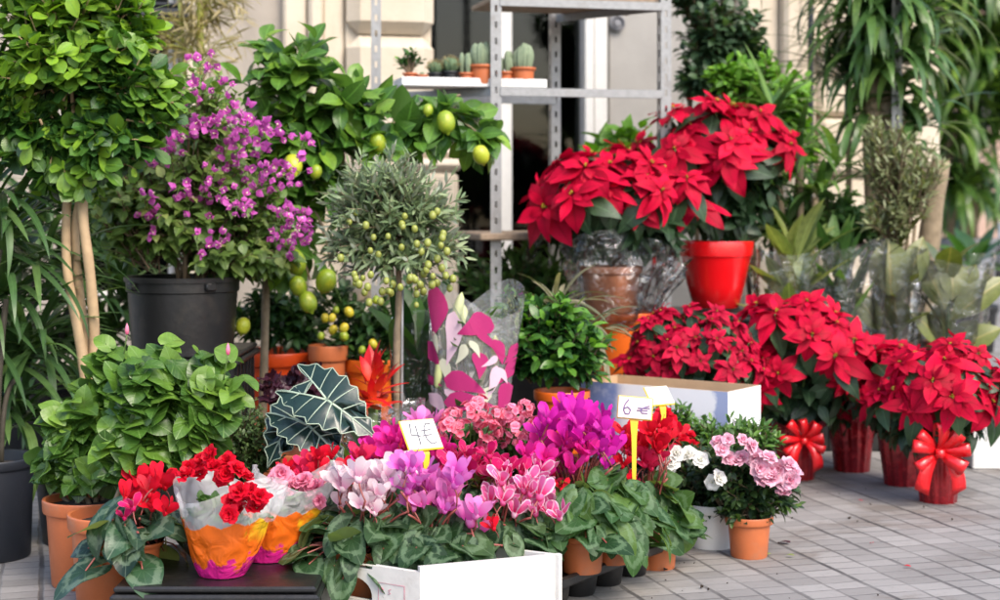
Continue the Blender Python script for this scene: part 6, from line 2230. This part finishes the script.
litter('fallen_petal', 'tiny red petal lying on the tiles nearest the bottom right', 'petal', 904, 568, 'p_red', .016, 'small')
litter('fallen_petal', 'small red petal on the tiles right of the terracotta azalea pot', 'petal', 874, 545, 'p_red', .014, 'small')
litter('fallen_leaf', 'dark dry leaf on the paving right of the azalea pot', 'leaf', 790, 545, 'heuchera', .04, 'ovate')
litter('fallen_leaf', 'yellowish fallen leaf beside the terracotta azalea pot', 'leaf', 771, 556, 'croton', .03, 'ovate')
litter('fallen_leaf', 'small pale fallen leaf between the pavers at the left', 'leaf', 795, 558, 'croton', .02, 'small')
litter('fallen_petal', 'red petal near the foremost bowed foil pot', 'petal', 858, 502, 'p_red', .014, 'small')

# ================================================================== LIGHT, CAMERA
w = bpy.data.worlds.new('World'); scn.world = w; w.use_nodes = True
nt = w.node_tree
bg = nt.nodes['Background']
sky = nt.nodes.new('ShaderNodeTexSky'); sky.sky_type = 'NISHITA'; sky.sun_disc = False
SUN = Vector((.5, -.75, .95)).normalized()
sky.sun_elevation = math.asin(SUN.z); sky.sun_rotation = math.atan2(SUN.x, SUN.y)
sky.air_density = 1.0; sky.dust_density = 2.5; sky.ozone_density = 1.0
nt.links.new(sky.outputs[0], bg.inputs[0]); bg.inputs[1].default_value = .15
sd = bpy.data.lights.new('sun', 'SUN'); sd.energy = 1.4; sd.angle = math.radians(30); sd.color = (1, .90, .76)
so = bpy.data.objects.new('sun', sd); COL.objects.link(so)
so.rotation_euler = SUN.to_track_quat('Z', 'Y').to_euler()
cd = bpy.data.cameras.new('camera'); co = bpy.data.objects.new('camera', cd); COL.objects.link(co)
co.location = (0, 0, CAMZ); co.rotation_euler = (PI / 2, 0, 0)
cd.sensor_width = 36; cd.lens = 57.6; cd.shift_y = -.1; cd.clip_end = 500; cd.clip_start = .05
cd.dof.use_dof = True; cd.dof.focus_distance = 3.15; cd.dof.aperture_fstop = 4.0
scn.camera = co
scn.view_settings.view_transform = 'Standard'; scn.view_settings.look = 'None'
scn.view_settings.exposure = 1.36; scn.view_settings.gamma = 1
scn.render.engine = 'CYCLES'
cy = scn.cycles
cy.max_bounces = 7; cy.diffuse_bounces = 3; cy.glossy_bounces = 2; cy.transmission_bounces = 4; cy.transparent_max_bounces = 14
cy.use_denoising = True; cy.caustics_reflective = False; cy.caustics_refractive = False
cy.sample_clamp_indirect = 6
